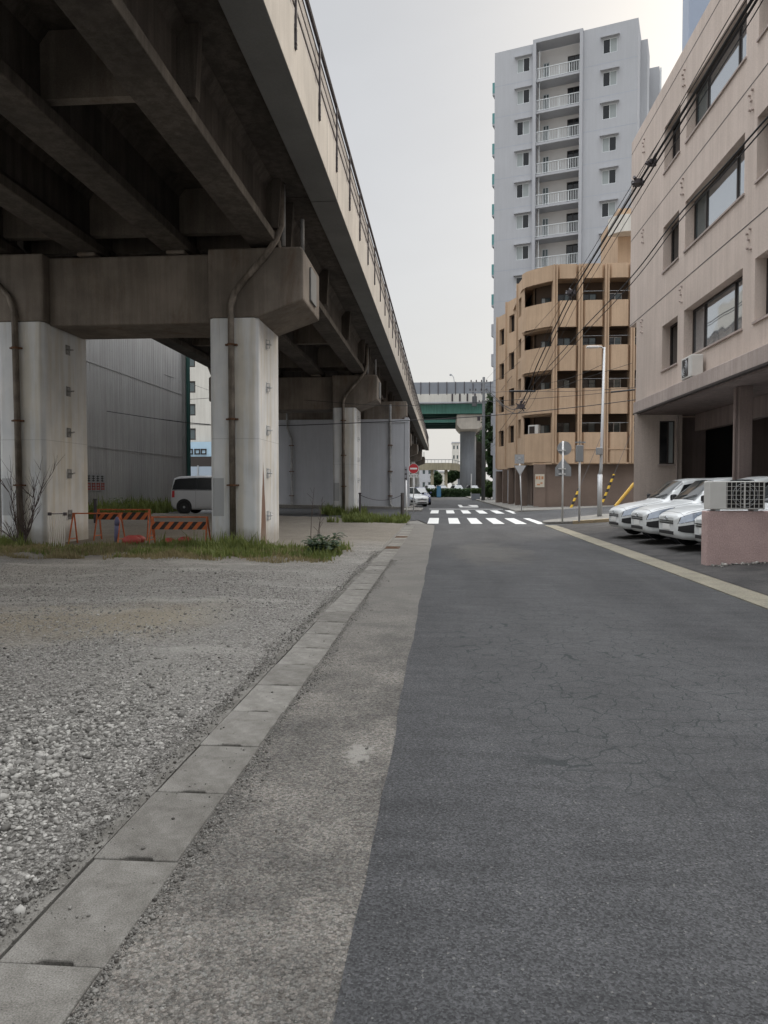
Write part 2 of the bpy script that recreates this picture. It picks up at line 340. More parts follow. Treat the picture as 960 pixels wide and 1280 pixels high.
# ------------------------------------------------------------------ mesh building
class MB:
    def __init__(s): s.v = []; s.f = []; s.m = []
    def quad(s, *p, mi=0):
        i = len(s.v); s.v += [tuple(q) for q in p]; s.f.append(tuple(range(i, i+len(p)))); s.m.append(mi); return s
    def box(s, a, b, mi=0):
        x0, y0, z0 = (min(a[i], b[i]) for i in range(3)); x1, y1, z1 = (max(a[i], b[i]) for i in range(3))
        return s.obox((x0, y0, z0), (x1-x0, 0, 0), (0, y1-y0, 0), (0, 0, z1-z0), mi)
    def obox(s, o, u, v, w, mi=0):
        o, u, v, w = map(Vector, (o, u, v, w)); i = len(s.v)
        s.v += [tuple(q) for q in (o, o+u, o+u+v, o+v, o+w, o+u+w, o+u+v+w, o+v+w)]
        for f in ((0,3,2,1), (4,5,6,7), (0,1,5,4), (1,2,6,5), (2,3,7,6), (3,0,4,7)):
            s.f.append(tuple(i+k for k in f)); s.m.append(mi)
        return s
    def prism(s, poly, z0, z1, mi=0, zf=None):
        n = len(poly); i = len(s.v)
        zz = (lambda x, y: 0) if zf is None else zf
        s.v += [(x, y, z0+zz(x, y)) for x, y in poly] + [(x, y, z1+zz(x, y)) for x, y in poly]
        s.f.append(tuple(i+k for k in reversed(range(n)))); s.m.append(mi)
        s.f.append(tuple(i+n+k for k in range(n))); s.m.append(mi)
        for k in range(n):
            s.f.append((i+k, i+(k+1) % n, i+n+(k+1) % n, i+n+k)); s.m.append(mi)
        return s
    def extrude_xz(s, poly, y0, y1, mi=0):
        n = len(poly); i = len(s.v)
        s.v += [(x, y0, z) for x, z in poly] + [(x, y1, z) for x, z in poly]
        s.f.append(tuple(i+k for k in range(n))); s.m.append(mi)
        s.f.append(tuple(i+n+k for k in reversed(range(n)))); s.m.append(mi)
        for k in range(n):
            s.f.append((i+k, i+n+k, i+n+(k+1) % n, i+(k+1) % n)); s.m.append(mi)
        return s
    def tube(s, path, r, n=8, mi=0, caps=True):
        P = [Vector(p) for p in path]; rr = r if isinstance(r, (list, tuple)) else [r]*len(P)
        i0 = len(s.v); prev = None
        for k, p in enumerate(P):
            t = (P[min(k+1, len(P)-1)] - P[max(k-1, 0)]).normalized()
            if prev is None:
                a = t.cross(Vector((0, 0, 1)))
                if a.length < .05: a = t.cross(Vector((1, 0, 0)))
            else: a = prev - t*prev.dot(t)
            a.normalize(); prev = a; c = t.cross(a)
            s.v += [tuple(p + (a*math.cos(2*PI*j/n) + c*math.sin(2*PI*j/n))*rr[k]) for j in range(n)]
        for k in range(len(P)-1):
            for j in range(n):
                s.f.append((i0+k*n+j, i0+k*n+(j+1) % n, i0+(k+1)*n+(j+1) % n, i0+(k+1)*n+j)); s.m.append(mi)
        if caps:
            s.f.append(tuple(i0+j for j in reversed(range(n)))); s.m.append(mi)
            s.f.append(tuple(i0+(len(P)-1)*n+j for j in range(n))); s.m.append(mi)
        return s
    def build(s, name, mats, parent=None, smooth=False, bevel=0, loc=None):
        me = bpy.data.meshes.new(name); me.from_pydata(s.v, [], s.f)
        if not isinstance(mats, (list, tuple)): mats = [mats]
        for m in mats: me.materials.append(m)
        if len(mats) > 1: me.polygons.foreach_set('material_index', s.m)
        bm = bmesh.new(); bm.from_mesh(me); bmesh.ops.recalc_face_normals(bm, faces=bm.faces); bm.to_mesh(me); bm.free()
        if smooth: me.polygons.foreach_set('use_smooth', [True]*len(me.polygons))
        o = bpy.data.objects.new(name, me); COL.objects.link(o)
        if parent is not None: o.parent = parent
        if loc is not None: o.location = loc
        if bevel:
            b = o.modifiers.new('bevel', 'BEVEL'); b.width = bevel; b.segments = 2; b.limit_method = 'ANGLE'; b.angle_limit = math.radians(40)
        return o
def tag(o, label=None, cat=None, group=None, kind=None):
    for k, v in (('label', label), ('category', cat), ('group', group), ('kind', kind)):
        if v: o[k] = v
    return o
def thing(name, label, cat, loc=(0, 0, 0), rz=0.0, group=None):
    o = bpy.data.objects.new(name, None); COL.objects.link(o); o.location = loc; o.rotation_euler = (0, 0, rz)
    o.empty_display_size = .2
    return tag(o, label, cat, group)
def copy_tree(o, parent=None):
    c = o.copy(); COL.objects.link(c)
    if parent is not None: c.parent = parent
    for ch in list(o.children): copy_tree(ch, c)
    return c
def struct(o): o['kind'] = 'structure'; return o
def smoothstep(a, b, x): t = np.clip((x-a)/(b-a), 0, 1); return t*t*(3-2*t)
def gz(x, y):
    """Ground height: the street is level, the forecourt side rises to the right and the lot rises gently at back left."""
    if x > 4.12: return min((x-4.12)*.068, .5)
    if x < -3: return float(.22*smoothstep(18, 32, y)*smoothstep(-4, -10, x))
    return 0.0
def tri_mesh(name, V, Fc, mat, parent=None, smooth=False):
    me = bpy.data.meshes.new(name); V = np.asarray(V, dtype=np.float32); Fc = np.asarray(Fc, dtype=np.int32)
    k = Fc.shape[1]
    me.vertices.add(len(V)); me.vertices.foreach_set('co', V.ravel())
    me.loops.add(Fc.size); me.loops.foreach_set('vertex_index', Fc.ravel())
    me.polygons.add(len(Fc)); me.polygons.foreach_set('loop_start', np.arange(0, Fc.size, k, dtype=np.int32))
    me.materials.append(mat); me.update(calc_edges=True); me.validate()
    if smooth: me.polygons.foreach_set('use_smooth', [True]*len(me.polygons))
    o = bpy.data.objects.new(name, me); COL.objects.link(o)
    if parent is not None: o.parent = parent
    return o

# ------------------------------------------------------------------ world and sun
SUN_EL, SUN_AZ = math.radians(30), math.radians(38)      # azimuth clockwise from the street direction (+Y)
w = bpy.data.worlds.new('World'); scn.world = w; w.use_nodes = True
nt = w.node_tree; bg = nt.nodes['Background']
sky = _n(nt, 'ShaderNodeTexSky', sky_type='NISHITA'); sky.sun_disc = False
sky.sun_elevation = SUN_EL; sky.sun_rotation = SUN_AZ; sky.air_density = 1.2; sky.dust_density = 4
dirv = _n(nt, 'ShaderNodeTexCoord').outputs['Generated']
sx = _n(nt, 'ShaderNodeSeparateXYZ'); nt.links.new(dirv, sx.inputs[0])
el = _mathn(nt, 'MAXIMUM', sx.outputs[2], 0.0)
cl = _noise(nt, _map(nt, dirv, (1.2, 1.2, 3.0)), 2.2, 6, .55, .3)
sd = Vector((math.sin(SUN_AZ)*math.cos(SUN_EL), math.cos(SUN_AZ)*math.cos(SUN_EL), math.sin(SUN_EL)))
dp = _n(nt, 'ShaderNodeVectorMath', operation='DOT_PRODUCT'); nt.links.new(dirv, dp.inputs[0]); dp.inputs[1].default_value = sd
glow = _mathn(nt, 'POWER', _mathn(nt, 'MAXIMUM', dp.outputs['Value'], 0.0), 14.0)
# overcast luminance: zenith, out of view, raised steeply to brighten the ground
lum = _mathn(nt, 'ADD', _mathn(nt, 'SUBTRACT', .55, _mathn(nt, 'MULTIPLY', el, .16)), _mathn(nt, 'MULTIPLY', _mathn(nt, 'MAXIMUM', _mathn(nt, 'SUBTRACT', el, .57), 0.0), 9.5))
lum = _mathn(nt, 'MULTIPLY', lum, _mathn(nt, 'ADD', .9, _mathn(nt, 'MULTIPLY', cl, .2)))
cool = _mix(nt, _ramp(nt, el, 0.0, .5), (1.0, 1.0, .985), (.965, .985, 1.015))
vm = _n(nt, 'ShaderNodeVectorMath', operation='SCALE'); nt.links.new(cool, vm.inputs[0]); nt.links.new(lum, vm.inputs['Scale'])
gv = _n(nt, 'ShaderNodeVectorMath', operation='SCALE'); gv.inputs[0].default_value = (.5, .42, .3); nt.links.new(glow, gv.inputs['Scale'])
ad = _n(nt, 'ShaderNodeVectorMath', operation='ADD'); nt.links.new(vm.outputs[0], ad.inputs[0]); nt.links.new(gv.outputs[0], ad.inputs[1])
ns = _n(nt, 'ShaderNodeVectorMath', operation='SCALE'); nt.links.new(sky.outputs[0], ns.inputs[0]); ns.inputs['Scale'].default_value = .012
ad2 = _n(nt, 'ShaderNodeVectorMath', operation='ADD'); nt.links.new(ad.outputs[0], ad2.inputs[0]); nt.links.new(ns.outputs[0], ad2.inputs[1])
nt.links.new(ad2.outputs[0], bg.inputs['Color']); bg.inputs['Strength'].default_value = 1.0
sl = bpy.data.lights.new('sun', 'SUN'); sl.energy = 1.1; sl.angle = math.radians(18); sl.color = (1, .9, .76)
so = bpy.data.objects.new('sun', sl); COL.objects.link(so)
so.rotation_euler = sd.to_track_quat('Z', 'Y').to_euler()
so.location = sd*60
scn.view_settings.view_transform = 'Standard'; scn.view_settings.look = 'None'
scn.view_settings.exposure = 0.3; scn.view_settings.gamma = 1; scn.view_settings.use_curve_mapping = False
scn.render.engine = 'CYCLES'; scn.cycles.max_bounces = 8; scn.cycles.diffuse_bounces = 5

# ------------------------------------------------------------------ ground sheets
struct(MB().quad((-600, -200, -.35), (600, -200, -.35), (600, 900, -.35), (-600, 900, -.35)).build('ground', M['walk']))
def sheet(name, mat, x0, x1, y0, y1, z=0.0, nx=1, ny=1, fz=gz):
    xs = np.linspace(x0, x1, nx+1); ys = np.linspace(y0, y1, ny+1)
    V = [(x, y, z+(fz(x, y) if fz else 0)) for y in ys for x in xs]; Fc = [(j*(nx+1)+i, j*(nx+1)+i+1, (j+1)*(nx+1)+i+1, (j+1)*(nx+1)+i) for j in range(ny) for i in range(nx)]
    return struct(tri_mesh(name, V, Fc, mat))
def wob(y, s, a=.008): return a*(math.sin(y*1.7+s)+.6*math.sin(y*4.3+2*s)+.4*math.sin(y*11.1+s*3))
# street surface: edge a little ragged along the apron
mb = MB(); ys = np.arange(-8, 29.01, .25)
for a, b_ in zip(ys[:-1], ys[1:]):
    mb.quad((-.29+wob(a, 1), a, 0), (3.98, a, 0), (3.98, b_, 0), (-.29+wob(b_, 1), b_, 0))
mb.quad((-.29+wob(29, 1), 29, 0), (3.98, 29, 0), (4.12, 30, 0), (-.55, 29.9, 0))
mb.quad((-.55, 29.9, 0), (4.12, 30, 0), (4.12, 34.4, 0), (-1.2, 34.4, 0))
mb.quad((-1.2, 34.4, 0), (4.12, 34.4, 0), (4.12, 44, 0), (-1.2, 44, 0))
mb.quad((-1.2, 44, 0), (4.12, 44, 0), (4.12, 46, 0), (-1.2, 46, 0)); mb.quad((-2.2, 46, 0), (4.35, 46, 0), (3.3, 110.5, 0), (-2.2, 110.5, 0))
for k in range(10): mb.quad((4.12+k*4, 34.4, gz(4.12+k*4, 0)), (8.12+k*4, 34.4, gz(8.12+k*4, 0)), (8.12+k*4, 44, gz(8.12+k*4, 0)), (4.12+k*4, 44, gz(4.12+k*4, 0)))
mb.quad((-40, 34, .15), (-1.2, 33.4, -.004), (-1.2, 51, -.004), (-40, 51, .15))
struct(mb.build('road', M['asphalt']))
# concrete apron between drain and asphalt
mb = MB(); 
for a, b_ in zip(ys[:-1], ys[1:]):
    mb.quad((-1.12, a, -.008), (-.2, a, -.008), (-.2, b_, -.008), (-1.12, b_, -.008))
mb.quad((-1.12, 29, -.008), (-.2, 29, -.008), (-.5, 30.2, -.008), (-1.7, 30.6, -.008))
struct(mb.build('apron', M['apron']))
# gravel lot with real unevenness
nx, ny = 150, 190
xs = np.concatenate([np.linspace(-45, -12, 30), np.linspace(-11.8, -1.46, nx-30)]); ysg = np.concatenate([np.linspace(-8, 1, 20), np.linspace(1.1, 35, ny-20)])
Xg, Yg = np.meshgrid(xs, ysg)
def lot_h(X, Y):
    X = np.asarray(X, float); Y = np.asarray(Y, float)
    h = .22*smoothstep(18, 32, Y)*smoothstep(-4, -10, X)
    h = h + .018*np.sin(X*1.3+.6*Y)+.014*np.sin(Y*1.9-X*.8)+.008*np.sin(5.1*X+3.7*Y)+.006*np.sin(9.3*X-6.1*Y)
    return h*smoothstep(-1.45, -2.0, X) + .012*smoothstep(-1.6, -2.4, X) - .012
Zg = lot_h(Xg, Yg)
V = np.stack([Xg.ravel(), Yg.ravel(), Zg.ravel()], 1); n_x = len(xs)
Fc = [(j*n_x+i, j*n_x+i+1, (j+1)*n_x+i+1, (j+1)*n_x+i) for j in range(len(ysg)-1) for i in range(n_x-1)]
struct(tri_mesh('gravel_lot', V, Fc, M['gravel'], smooth=True))
# loose stones lying on it
def icos():
    t = (1+5**.5)/2
    v = np.array([(-1,t,0),(1,t,0),(-1,-t,0),(1,-t,0),(0,-1,t),(0,1,t),(0,-1,-t),(0,1,-t),(t,0,-1),(t,0,1),(-t,0,-1),(-t,0,1)], float); v /= np.linalg.norm(v[0])
    f = np.array([(0,11,5),(0,5,1),(0,1,7),(0,7,10),(0,10,11),(1,5,9),(5,11,4),(11,10,2),(10,7,6),(7,1,8),(3,9,4),(3,4,2),(3,2,6),(3,6,8),(3,8,9),(4,9,5),(2,4,11),(6,2,10),(8,6,7),(9,8,1)])
    return v, f
def stones(name, P, S, mat='stone'):
    bv, bf = icos(); N = len(P)
    V = bv[None]*(1+RNG.uniform(-.48, .34, (N, 12, 1)))
    V = V*RNG.uniform(.65, 1.25, (N, 1, 3))*np.array([1, 1, .68])
    a = RNG.uniform(0, 2*PI, N); c, s_ = np.cos(a), np.sin(a)
    X = V[..., 0]*c[:, None]-V[..., 1]*s_[:, None]; Y = V[..., 0]*s_[:, None]+V[..., 1]*c[:, None]
    V = np.stack([X, Y, V[..., 2]], -1)*S[:, None, None] + P[:, None, :]
    Fc = (bf[None]+12*np.arange(N)[:, None, None]).reshape(-1, 3)
    return tri_mesh(name, V.reshape(-1, 3), Fc, M[mat])
N = 80000
u = RNG.uniform(0, 1, N); Y = 1.6+11.5*u**1.75
X = -1.47-RNG.uniform(0, 1, N)*(Y*.66-.3).clip(.3)
clump = np.sin(X*2.1+1.3*Y)+np.sin(3.3*X-1.1*Y+1)+.7*np.sin(5.3*Y+2*X)
edge = smoothstep(-1.45, -1.9, X)
keep = RNG.uniform(0, 1, N) < (.2+.65*smoothstep(-1.0, 1.2, clump+1.4*smoothstep(6.5, 3.0, Y)))*(.15+.85*edge)
X, Y = X[keep], Y[keep]; S = RNG.lognormal(math.log(.0072), .42, len(X))*(1+.75*smoothstep(5.8, 3.2, Y)*smoothstep(-1.75, -2.3, X))
Z = lot_h(X, Y)+S*.25
tag(stones('loose_gravel', np.stack([X, Y, Z], 1), S.clip(.004, .028)), 'loose grey crushed stones spread over the lot', 'gravel', kind='stuff')
# grit gathered along the joint between drain covers and apron
N = 9000; Y = 1.2+14*RNG.uniform(0, 1, N)**1.6; X = np.where(RNG.uniform(0, 1, N) < .12, RNG.uniform(-1.42, -.4, N), -1.05+np.abs(RNG.normal(0, .045, N))*(1+.6*np.sin(Y*2.3))); S = RNG.lognormal(math.log(.0031), .45, N).clip(.0014, .011)
tag(stones('joint_grit', np.stack([X, Y, S*.3+np.where(X < -1.06, .001, -.007)], 1), S, 'grit'), 'small stones and grit gathered along the drain joint', 'grit', kind='stuff')

N = 9000; Y = 1.2+16*RNG.uniform(0, 1, N)**1.6; X = -1.5+RNG.normal(0, .05, N)*(1+.5*np.sin(Y*1.9+1)); k = X < -1.41; X, Y = X[k], Y[k]; S = RNG.lognormal(math.log(.0038), .5, len(X)).clip(.0014, .014)
tag(stones('edge_grit', np.stack([X, Y, S*.2+.001], 1), S, 'grit'), 'fine grit spilled from the lot over the edge of the drain', 'grit', kind='stuff')
# drain covers: one slab each, hand slot at the joint
def drain_cover():
    mb = MB(); L, x0, x1 = .645, -1.405, -1.055
    # plan outline with a half slot cut at the near end; bevelled top
    o = [(x0, 0), (x0+.115, 0), (x0+.13, .022), (x0+.235, .022), (x0+.25, 0), (x1, 0), (x1, L), (x0, L)]
    mb.prism([(x+1.23, y) for x, y in o], -.1, 0.0)
    return mb
DC = tag(drain_cover().build('drain_cover', M['slab'], bevel=.006), 'grey concrete drain cover slab with a hand slot at its joint', 'drain cover', 'drain covers along the roadside gutter')
def drain_grate():
    t = thing('drain_grate', 'x', 'drain grate', group='iron grates in the gutter')
    mb = MB()
    for i in range(13): mb.box((-.17+i*.0275, 0, -.05), (-.158+i*.0275, .62, 0))
    mb.build('bars', M['rust'], t)
    fr = MB(); fr.box((-.175, -.004, -.06), (.175, .012, .003)); fr.box((-.175, .61, -.06), (.175, .63, .003)); fr.box((-.175, .3, -.06), (.175, .33, -.004)); fr.build('frame', M['rust'], t)
    return t
GR = drain_grate(); gk = 0
y0, k = -.44, 0; first = True
while y0 < 28.6:
    if 17.4 < y0 < 18.05 or 21.4 < y0 < 22.05:
        o = GR if gk == 0 else copy_tree(GR); gk += 1
        o['label'] = 'dark iron drain grate in the gutter line, the nearer one' if gk == 1 else 'dark iron drain grate in the gutter line, the farther one before the junction'
        o.location = (-1.23, y0, .002)
    else:
        o = DC if first else copy_tree(DC); first = False
        o.location = (-1.23+random.uniform(-.004, .004), y0, random.uniform(-.003, .004)); o.rotation_euler = (random.uniform(-.004, .004), random.uniform(-.006, .006), random.uniform(-.006, .006))
    y0 += .655
# trough under the covers, and the narrow concrete wall of the channel on the lot side
struct(MB().box((-1.405, -8, -.34), (-1.055, 29, -.3)).build('gutter_trough', M['dark_void']))
mb = MB()
for a, b_ in zip(ys[:-1], ys[1:]):
    mb.quad((-1.49+wob(a, 3, .012), a, -.003), (-1.412, a, -.003), (-1.412, b_, -.003), (-1.49+wob(b_, 3, .012), b_, -.003))
    mb.quad((-1.412, a, -.003), (-1.412, b_, -.003), (-1.412, b_, -.3), (-1.412, a, -.3))
struct(mb.build('gutter_edge', M['slab']))
# right side: yellowish gutter strip, forecourt, pavements
struct(MB().box((3.985, -8, -.1), (4.12, 29.2, .012)).quad((4.12, -8, .008), (4.42, -8, .022), (4.42, 29.0, .022), (4.12, 29.2, .008)).build('gutter_strip', M['strip']))
struct(MB().box((4.425, -8, -.1), (4.437, 28.8, .016)).build('forecourt_joint', M['dark_void']))
sheet('forecourt', M['forecourt'], 4.44, 16, -8, 29.0, 0.0, 24, 8)
def walkpoly(name, poly, h, mat, lip=None):
    mb = MB(); mb.prism(poly, -.12, h, zf=gz); return struct(mb.build(name, mat, bevel=.02))
arc = [(5.6+1.5*math.cos(a), 30.7+1.5*math.sin(a)*.9) for a in np.linspace(PI*1.35, PI*.62, 9)]
walkpoly('pavement_corner', [(16, 29.4)] + [(7, 29.4)] + arc + [(7, 33.6), (16, 33.6)], .1, M['walk'])
mb = MB()
for k in range(14): mb.obox((5.1+k*.8, 29.18, gz(5.1+k*.8, 0)-.1), (.78, 0, .054), (0, .2, 0), (0, 0, .22))
struct(mb.build('kerb', M['kerb_tan'], bevel=.015))
walkpoly('far_pavement', [(4.35, 44.3), (20, 44.3), (20, 49.0), (4.35, 49.0)], .1, M['walk'])
walkpoly('far_pavement_side', [(4.35, 49.01), (6.3, 49.01), (5.2, 110), (3.45, 110)], .1, M['walk'])
walkpoly('left_kerb', [(-13.6, 50.2), (-1.6, 50.2), (-1.6, 51.0), (-13.6, 51.0)], .13, M['walk'])
struct(MB().box((-2.6, 45.6, -.1), (-1.3, 50.19, .1)).build('traffic_island', M['walk'], bevel=.03))
struct(MB().quad((-3.2, 28, -.03), (.1, 28, -.03), (.1, 34.4, -.03), (-3.2, 34.4, -.03)).build('corner_paving', M['walk']))
sheet('pavement_base', M['asphalt'], 4.05, 16, 28.5, 34.45, -.006, 12, 2)
# road paint
mb = MB()
for i in range(6):
    x = -.62+i*.9
    mb.quad((x, 30.3, .004), (x+.46, 30.3, .004), (x+.46, 35.9, .004), (x, 35.9, .004))
for i in range(6):
    x = -.7+i*.94
    mb.quad((x, 42.2, .004), (x+.47, 42.2, .004), (x+.47, 48, .004), (x, 48, .004))
mb.quad((-.9, 50.2, .004), (4.1, 50.2, .004), (4.1, 50.9, .004), (-.9, 50.9, .004))
mb.quad((1.3, 55, .004), (1.6, 55, .004), (1.6, 63, .004), (1.3, 63, .004)); mb.quad((1.6, 55, .004), (2.7, 55, .004), (2.7, 57, .004), (1.6, 57, .004)); mb.quad((2.3, 57.5, .004), (2.8, 57.5, .004), (2.9, 62, .004), (2.1, 62, .004))
struct(mb.build('road_markings', M['marking']))

# ------------------------------------------------------------------ viaduct
VD = thing('viaduct', 'long concrete road viaduct on white painted piers with fenced parapet, left of the street', 'viaduct')
XO, XI = -2.75, -3.45          # outer and inner edge of the edge beam
spans = [(-14, 19.26), (19.31, 40.15), (40.2, 61), (61.05, 82), (82.05, 103), (103.05, 150)]
GX = [-4.49, -6.82, -9.18, -11.51]
for a, b_ in spans:
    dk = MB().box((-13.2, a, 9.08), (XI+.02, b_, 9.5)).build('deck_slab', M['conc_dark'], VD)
    MB().box((XI, a, 8.95), (XO-.003, b_, 9.6)).box((-13.25, a, 8.95), (-12.55, b_, 9.6)).build('edge_beam', M['conc_strip'], VD, bevel=.015)
    MB().box((XO-.2, a+.01, 8.958), (XO, b_-.01, 10.22)).box((-13.3, a+.01, 8.958), (-13.1, b_-.01, 10.22)).build('parapet', M['conc_fascia'], VD)
    for gx in GX:
        mb = MB()
        prof = [(-.36, 7.56), (.36, 7.56), (.36, 7.78), (.13, 8.0), (.13, 8.86), (.3, 9.08), (-.3, 9.08), (-.13, 8.86), (-.13, 8.0), (-.36, 7.78)]
        mb.extrude_xz([(gx+x, z) for x, z in prof], a+.12, b_-.12)
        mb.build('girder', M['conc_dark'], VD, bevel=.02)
    L = b_-a
    if a < 45:
        for yy in ([12.1, 4.2, 18.6] if a < 0 else [a+.6, a+L*.33, a+L*.66, b_-.7]):
            for g0, g1 in zip(GX[1:], GX[:-1]): MB().box((g0+.13, yy-.11, 7.95), (g1-.13, yy+.11, 9.07)).build('cross_beam', M['conc_cap'], VD)
    for yy in np.arange(a+.4 if a > 0 else 6.0, b_, 6.1):
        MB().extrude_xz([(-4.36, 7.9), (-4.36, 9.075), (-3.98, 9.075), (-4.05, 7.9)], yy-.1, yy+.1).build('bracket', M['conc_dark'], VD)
# fence on the parapet
ZT = 11.3
MB().box((XO-.09, -14, 10.222), (XO-.06, 148, ZT-.03)).build('guard_panel', M['panel'], VD)
for z, r in ((ZT, .045), (11.02, .014), (10.72, .011), (10.4, .016)):
    MB().tube([(XO+.0, -14, z), (XO+.0, 148, z)], r, 6).build('guard_rail', M['rail_dark'], VD)
py = 16.42-2.66*10
while py < 140:
    if py > -12:
        mb = MB().box((XO+.002, py-.024, 9.62), (XO+.045, py+.024, ZT)).box((XO+.002, py-.06, 9.62), (XO+.015, py+.06, 10.05))
        for z in (9.72, 9.98):
            for q in (-.04, .04): mb.tube([(XO+.02, py+q, z), (XO+.045, py+q, z)], .016, 6)
        mb.build('fence_post', M['rail_dark'], VD)
    py += 2.66
for py in np.arange(4.3, 80, 6.65): MB().box((XO+.0008, py-.006, 8.97), (XO+.003, py+.006, 10.2)).build('parapet_joint', M['rail_dark'], VD)
# piers
def end_block(mb, s, cx):
    """cantilevered end of the cross head, s=+1 towards the street"""
    o = lambda x: cx + s*x
    poly = [(o(2.02-.62), 7.46), (o(4.5), 7.46), (o(4.57), 7.39), (o(4.57), 6.15), (o(3.4), 5.74), (o(2.15), 5.74), (o(2.15), 7.46)][1:]
    mb.extrude_xz(poly, -1.2, 1.2)
def make_pier(y, full=True):
    cx = -8.02
    mb = MB(); end_block(mb, 1, cx); end_block(mb, -1, cx)
    mb.box((cx-2.16, -.92, 5.68), (cx+2.16, .92, 7.42))
    for gx in GX: mb.box((gx-.25, -.9, 7.455), (gx+.25, -.3, 7.565)); mb.box((gx-.25, .3, 7.455), (gx+.25, .9, 7.565))
    cap = mb.build('pier', M['conc_cap'], VD, bevel=.05, loc=(0, y, 0))
    for s in (1, -1):
        xm = cx + s*2.795
        mb = MB(); ch = .1; hx, hy = .625, 1.2
        poly = [(-hx+ch, -hy), (hx-ch, -hy), (hx, -hy+ch), (hx, hy-ch), (hx-ch, hy), (-hx+ch, hy), (-hx, hy-ch), (-hx, -hy+ch)]
        mb.prism(poly, -.3, 5.738)
        mb.build('pillar', M['paint_pier_rust' if s > 0 and full else 'paint_pier'], cap, bevel=.03, loc=(xm, 0, 0))
        for k in range(5):
            z = .75+1.12*k; mb = MB(); xs_ = xm+hx; yb = .05 if s < 0 else -.25
            mb.box((xs_, yb-.11, z-.13), (xs_+.012, yb+.11, z+.13))
            mb.tube([(xs_, yb-.08, z-.1), (xs_+.09, yb-.08, z-.1), (xs_+.09, yb-.08, z+.1), (xs_, yb-.08, z+.1)], .011, 6)
            mb.tube([(xs_+.02, yb-.08, z), (xs_+.1, yb-.02, z), (xs_+.1, yb+.1, z+.02)], .022, 6)
            mb.build('step_iron', M['steel_grey'] if s > 0 else M['pipe_grey'], cap)
        yp = -1.2-.09
        if s > 0:
            P = [(-4.02, yp+.2, 9.07), (-4.02, yp+.2, 8.0), (-4.1, yp, 7.62), (-4.35, yp, 7.25), (-4.95, yp, 6.6), (-5.17, yp, 6.3), (-5.26, yp, 6.0), (-5.26, yp, 5.6), (-5.24, yp, 0.02)]
        else:
            P = [(-12.6, yp+.2, 9.07), (-12.6, yp+.2, 8.0), (-12.4, yp, 7.6), (-11.3, yp, 6.62), (-11.02, yp, 6.35), (-10.9, yp, 6.0), (-10.88, yp, 5.6), (-10.82, yp, .02)]
        MB().tube(P, .078, 12).build('drainpipe', M['pipe'], cap, smooth=True)
        for z in (5.05, 3.2, 1.55):
            x = P[-1][0]+(P[-2][0]-P[-1][0])*z/5.6
            MB().tube([(x, yp, z-.025), (x, yp, z+.025)], .1, 12).box((x-.15, yp-.015, z-.02), (x+.15, yp+.07, z+.02)).build('pipe_clamp', M['rust'], cap)
    MB().tube([(-4.0, -.95, 9.07), (-4.0, -.95, 7.55)], .06, 10).tube([(-3.62, -.4, 8.4), (-3.62, -.4, 7.4)], .05, 10).build('short_pipe', M['pipe_grey'], cap, smooth=True)
    MB().box((-3.447, -.35, 6.35), (-3.4, .45, 7.2)).build('end_plate', M['conc_strip'], cap, bevel=.01)
for i, y in enumerate((19.4, 40.25, 82, 103, 124, 145)): make_pier(y, i == 0)

# solid wall under the viaduct beyond the lot
WL = thing('pier_wall', 'broad blue grey concrete wall closing the space under the viaduct', 'wall', (0, 51, 0))
mb = MB().box((-13.6, .0, -.3), (-2.35, 1.2, 6.05)); mb.build('wall', M['conc_wall'], WL, bevel=.03)
MB().box((-13.6, -.06, 5.98), (-2.33, .3, 6.2)).build('coping', M['conc_wall'], WL)
MB().box((-2.62, -.04, -.2), (-2.3, .9, 6.3)).build('end_column', M['conc_wall'], WL, bevel=.03)
MB().extrude_xz([(-2.5, 7.46), (-2.5, 6.5), (-3.0, 6.08), (-5.5, 6.08), (-5.5, 7.46)], .3, 2.2).box((-13.5, .5, 6.2), (-5.4, 2, 7.46)).build('cross_head', M['conc_cap'], WL, bevel=.03)
for px_ in (365, 488):
    x = at(px_, 600, y=51).x
    MB().tube([(x-.3 if px_ < 400 else x, -.12, 7.2), (x-.3 if px_ < 400 else x, -.12, 5.6), (x, -.12, 4.9), (x, -.12, .35), (x+.2, -.3, .1)], .085, 8).build('drainpipe', M['pipe_grey'], WL, smooth=True)
    mb = MB()
    for z in (4.4, 2.6, .9): mb.box((x-.16, -.24, z-.03), (x+.16, 0, z+.03))
    mb.build('pipe_clamp', M['rust'], WL)

# ------------------------------------------------------------------ wall helper with openings
def rot2(u): return Vector((u[1], -u[0]))
def holed(mb, O, u, W, z0, z1, holes, depth, nrm, mi=0, mir=None):
    """Wall face from O along unit u, with recessed rectangular openings (a,b,c,d) in metres along u and height."""
    mir = mi if mir is None else mir
    us = sorted({0, W, *[h[0] for h in holes], *[h[1] for h in holes]}); zs = sorted({z0, z1, *[h[2] for h in holes], *[h[3] for h in holes]})
    P = lambda a, z, d=0: (O[0]+u[0]*a-nrm[0]*d, O[1]+u[1]*a-nrm[1]*d, z)
    for a, b_ in zip(us[:-1], us[1:]):
        for c, d in zip(zs[:-1], zs[1:]):
            am, zm = (a+b_)/2, (c+d)/2
            if any(h[0] < am < h[1] and h[2] < zm < h[3] for h in holes): continue
            mb.quad(P(a, c), P(b_, c), P(b_, d), P(a, d), mi=mi)
    for a, b_, c, d in holes:
        for (p, q, r, s_) in (((a, c), (b_, c), (b_, c), (a, c)), ((a, d), (b_, d), (b_, d), (a, d))):
            mb.quad(P(*p), P(*q), P(*r, depth), P(*s_, depth), mi=mir)
        for e in (a, b_): mb.quad(P(e, c), P(e, d), P(e, d, depth), P(e, c, depth), mi=mir)
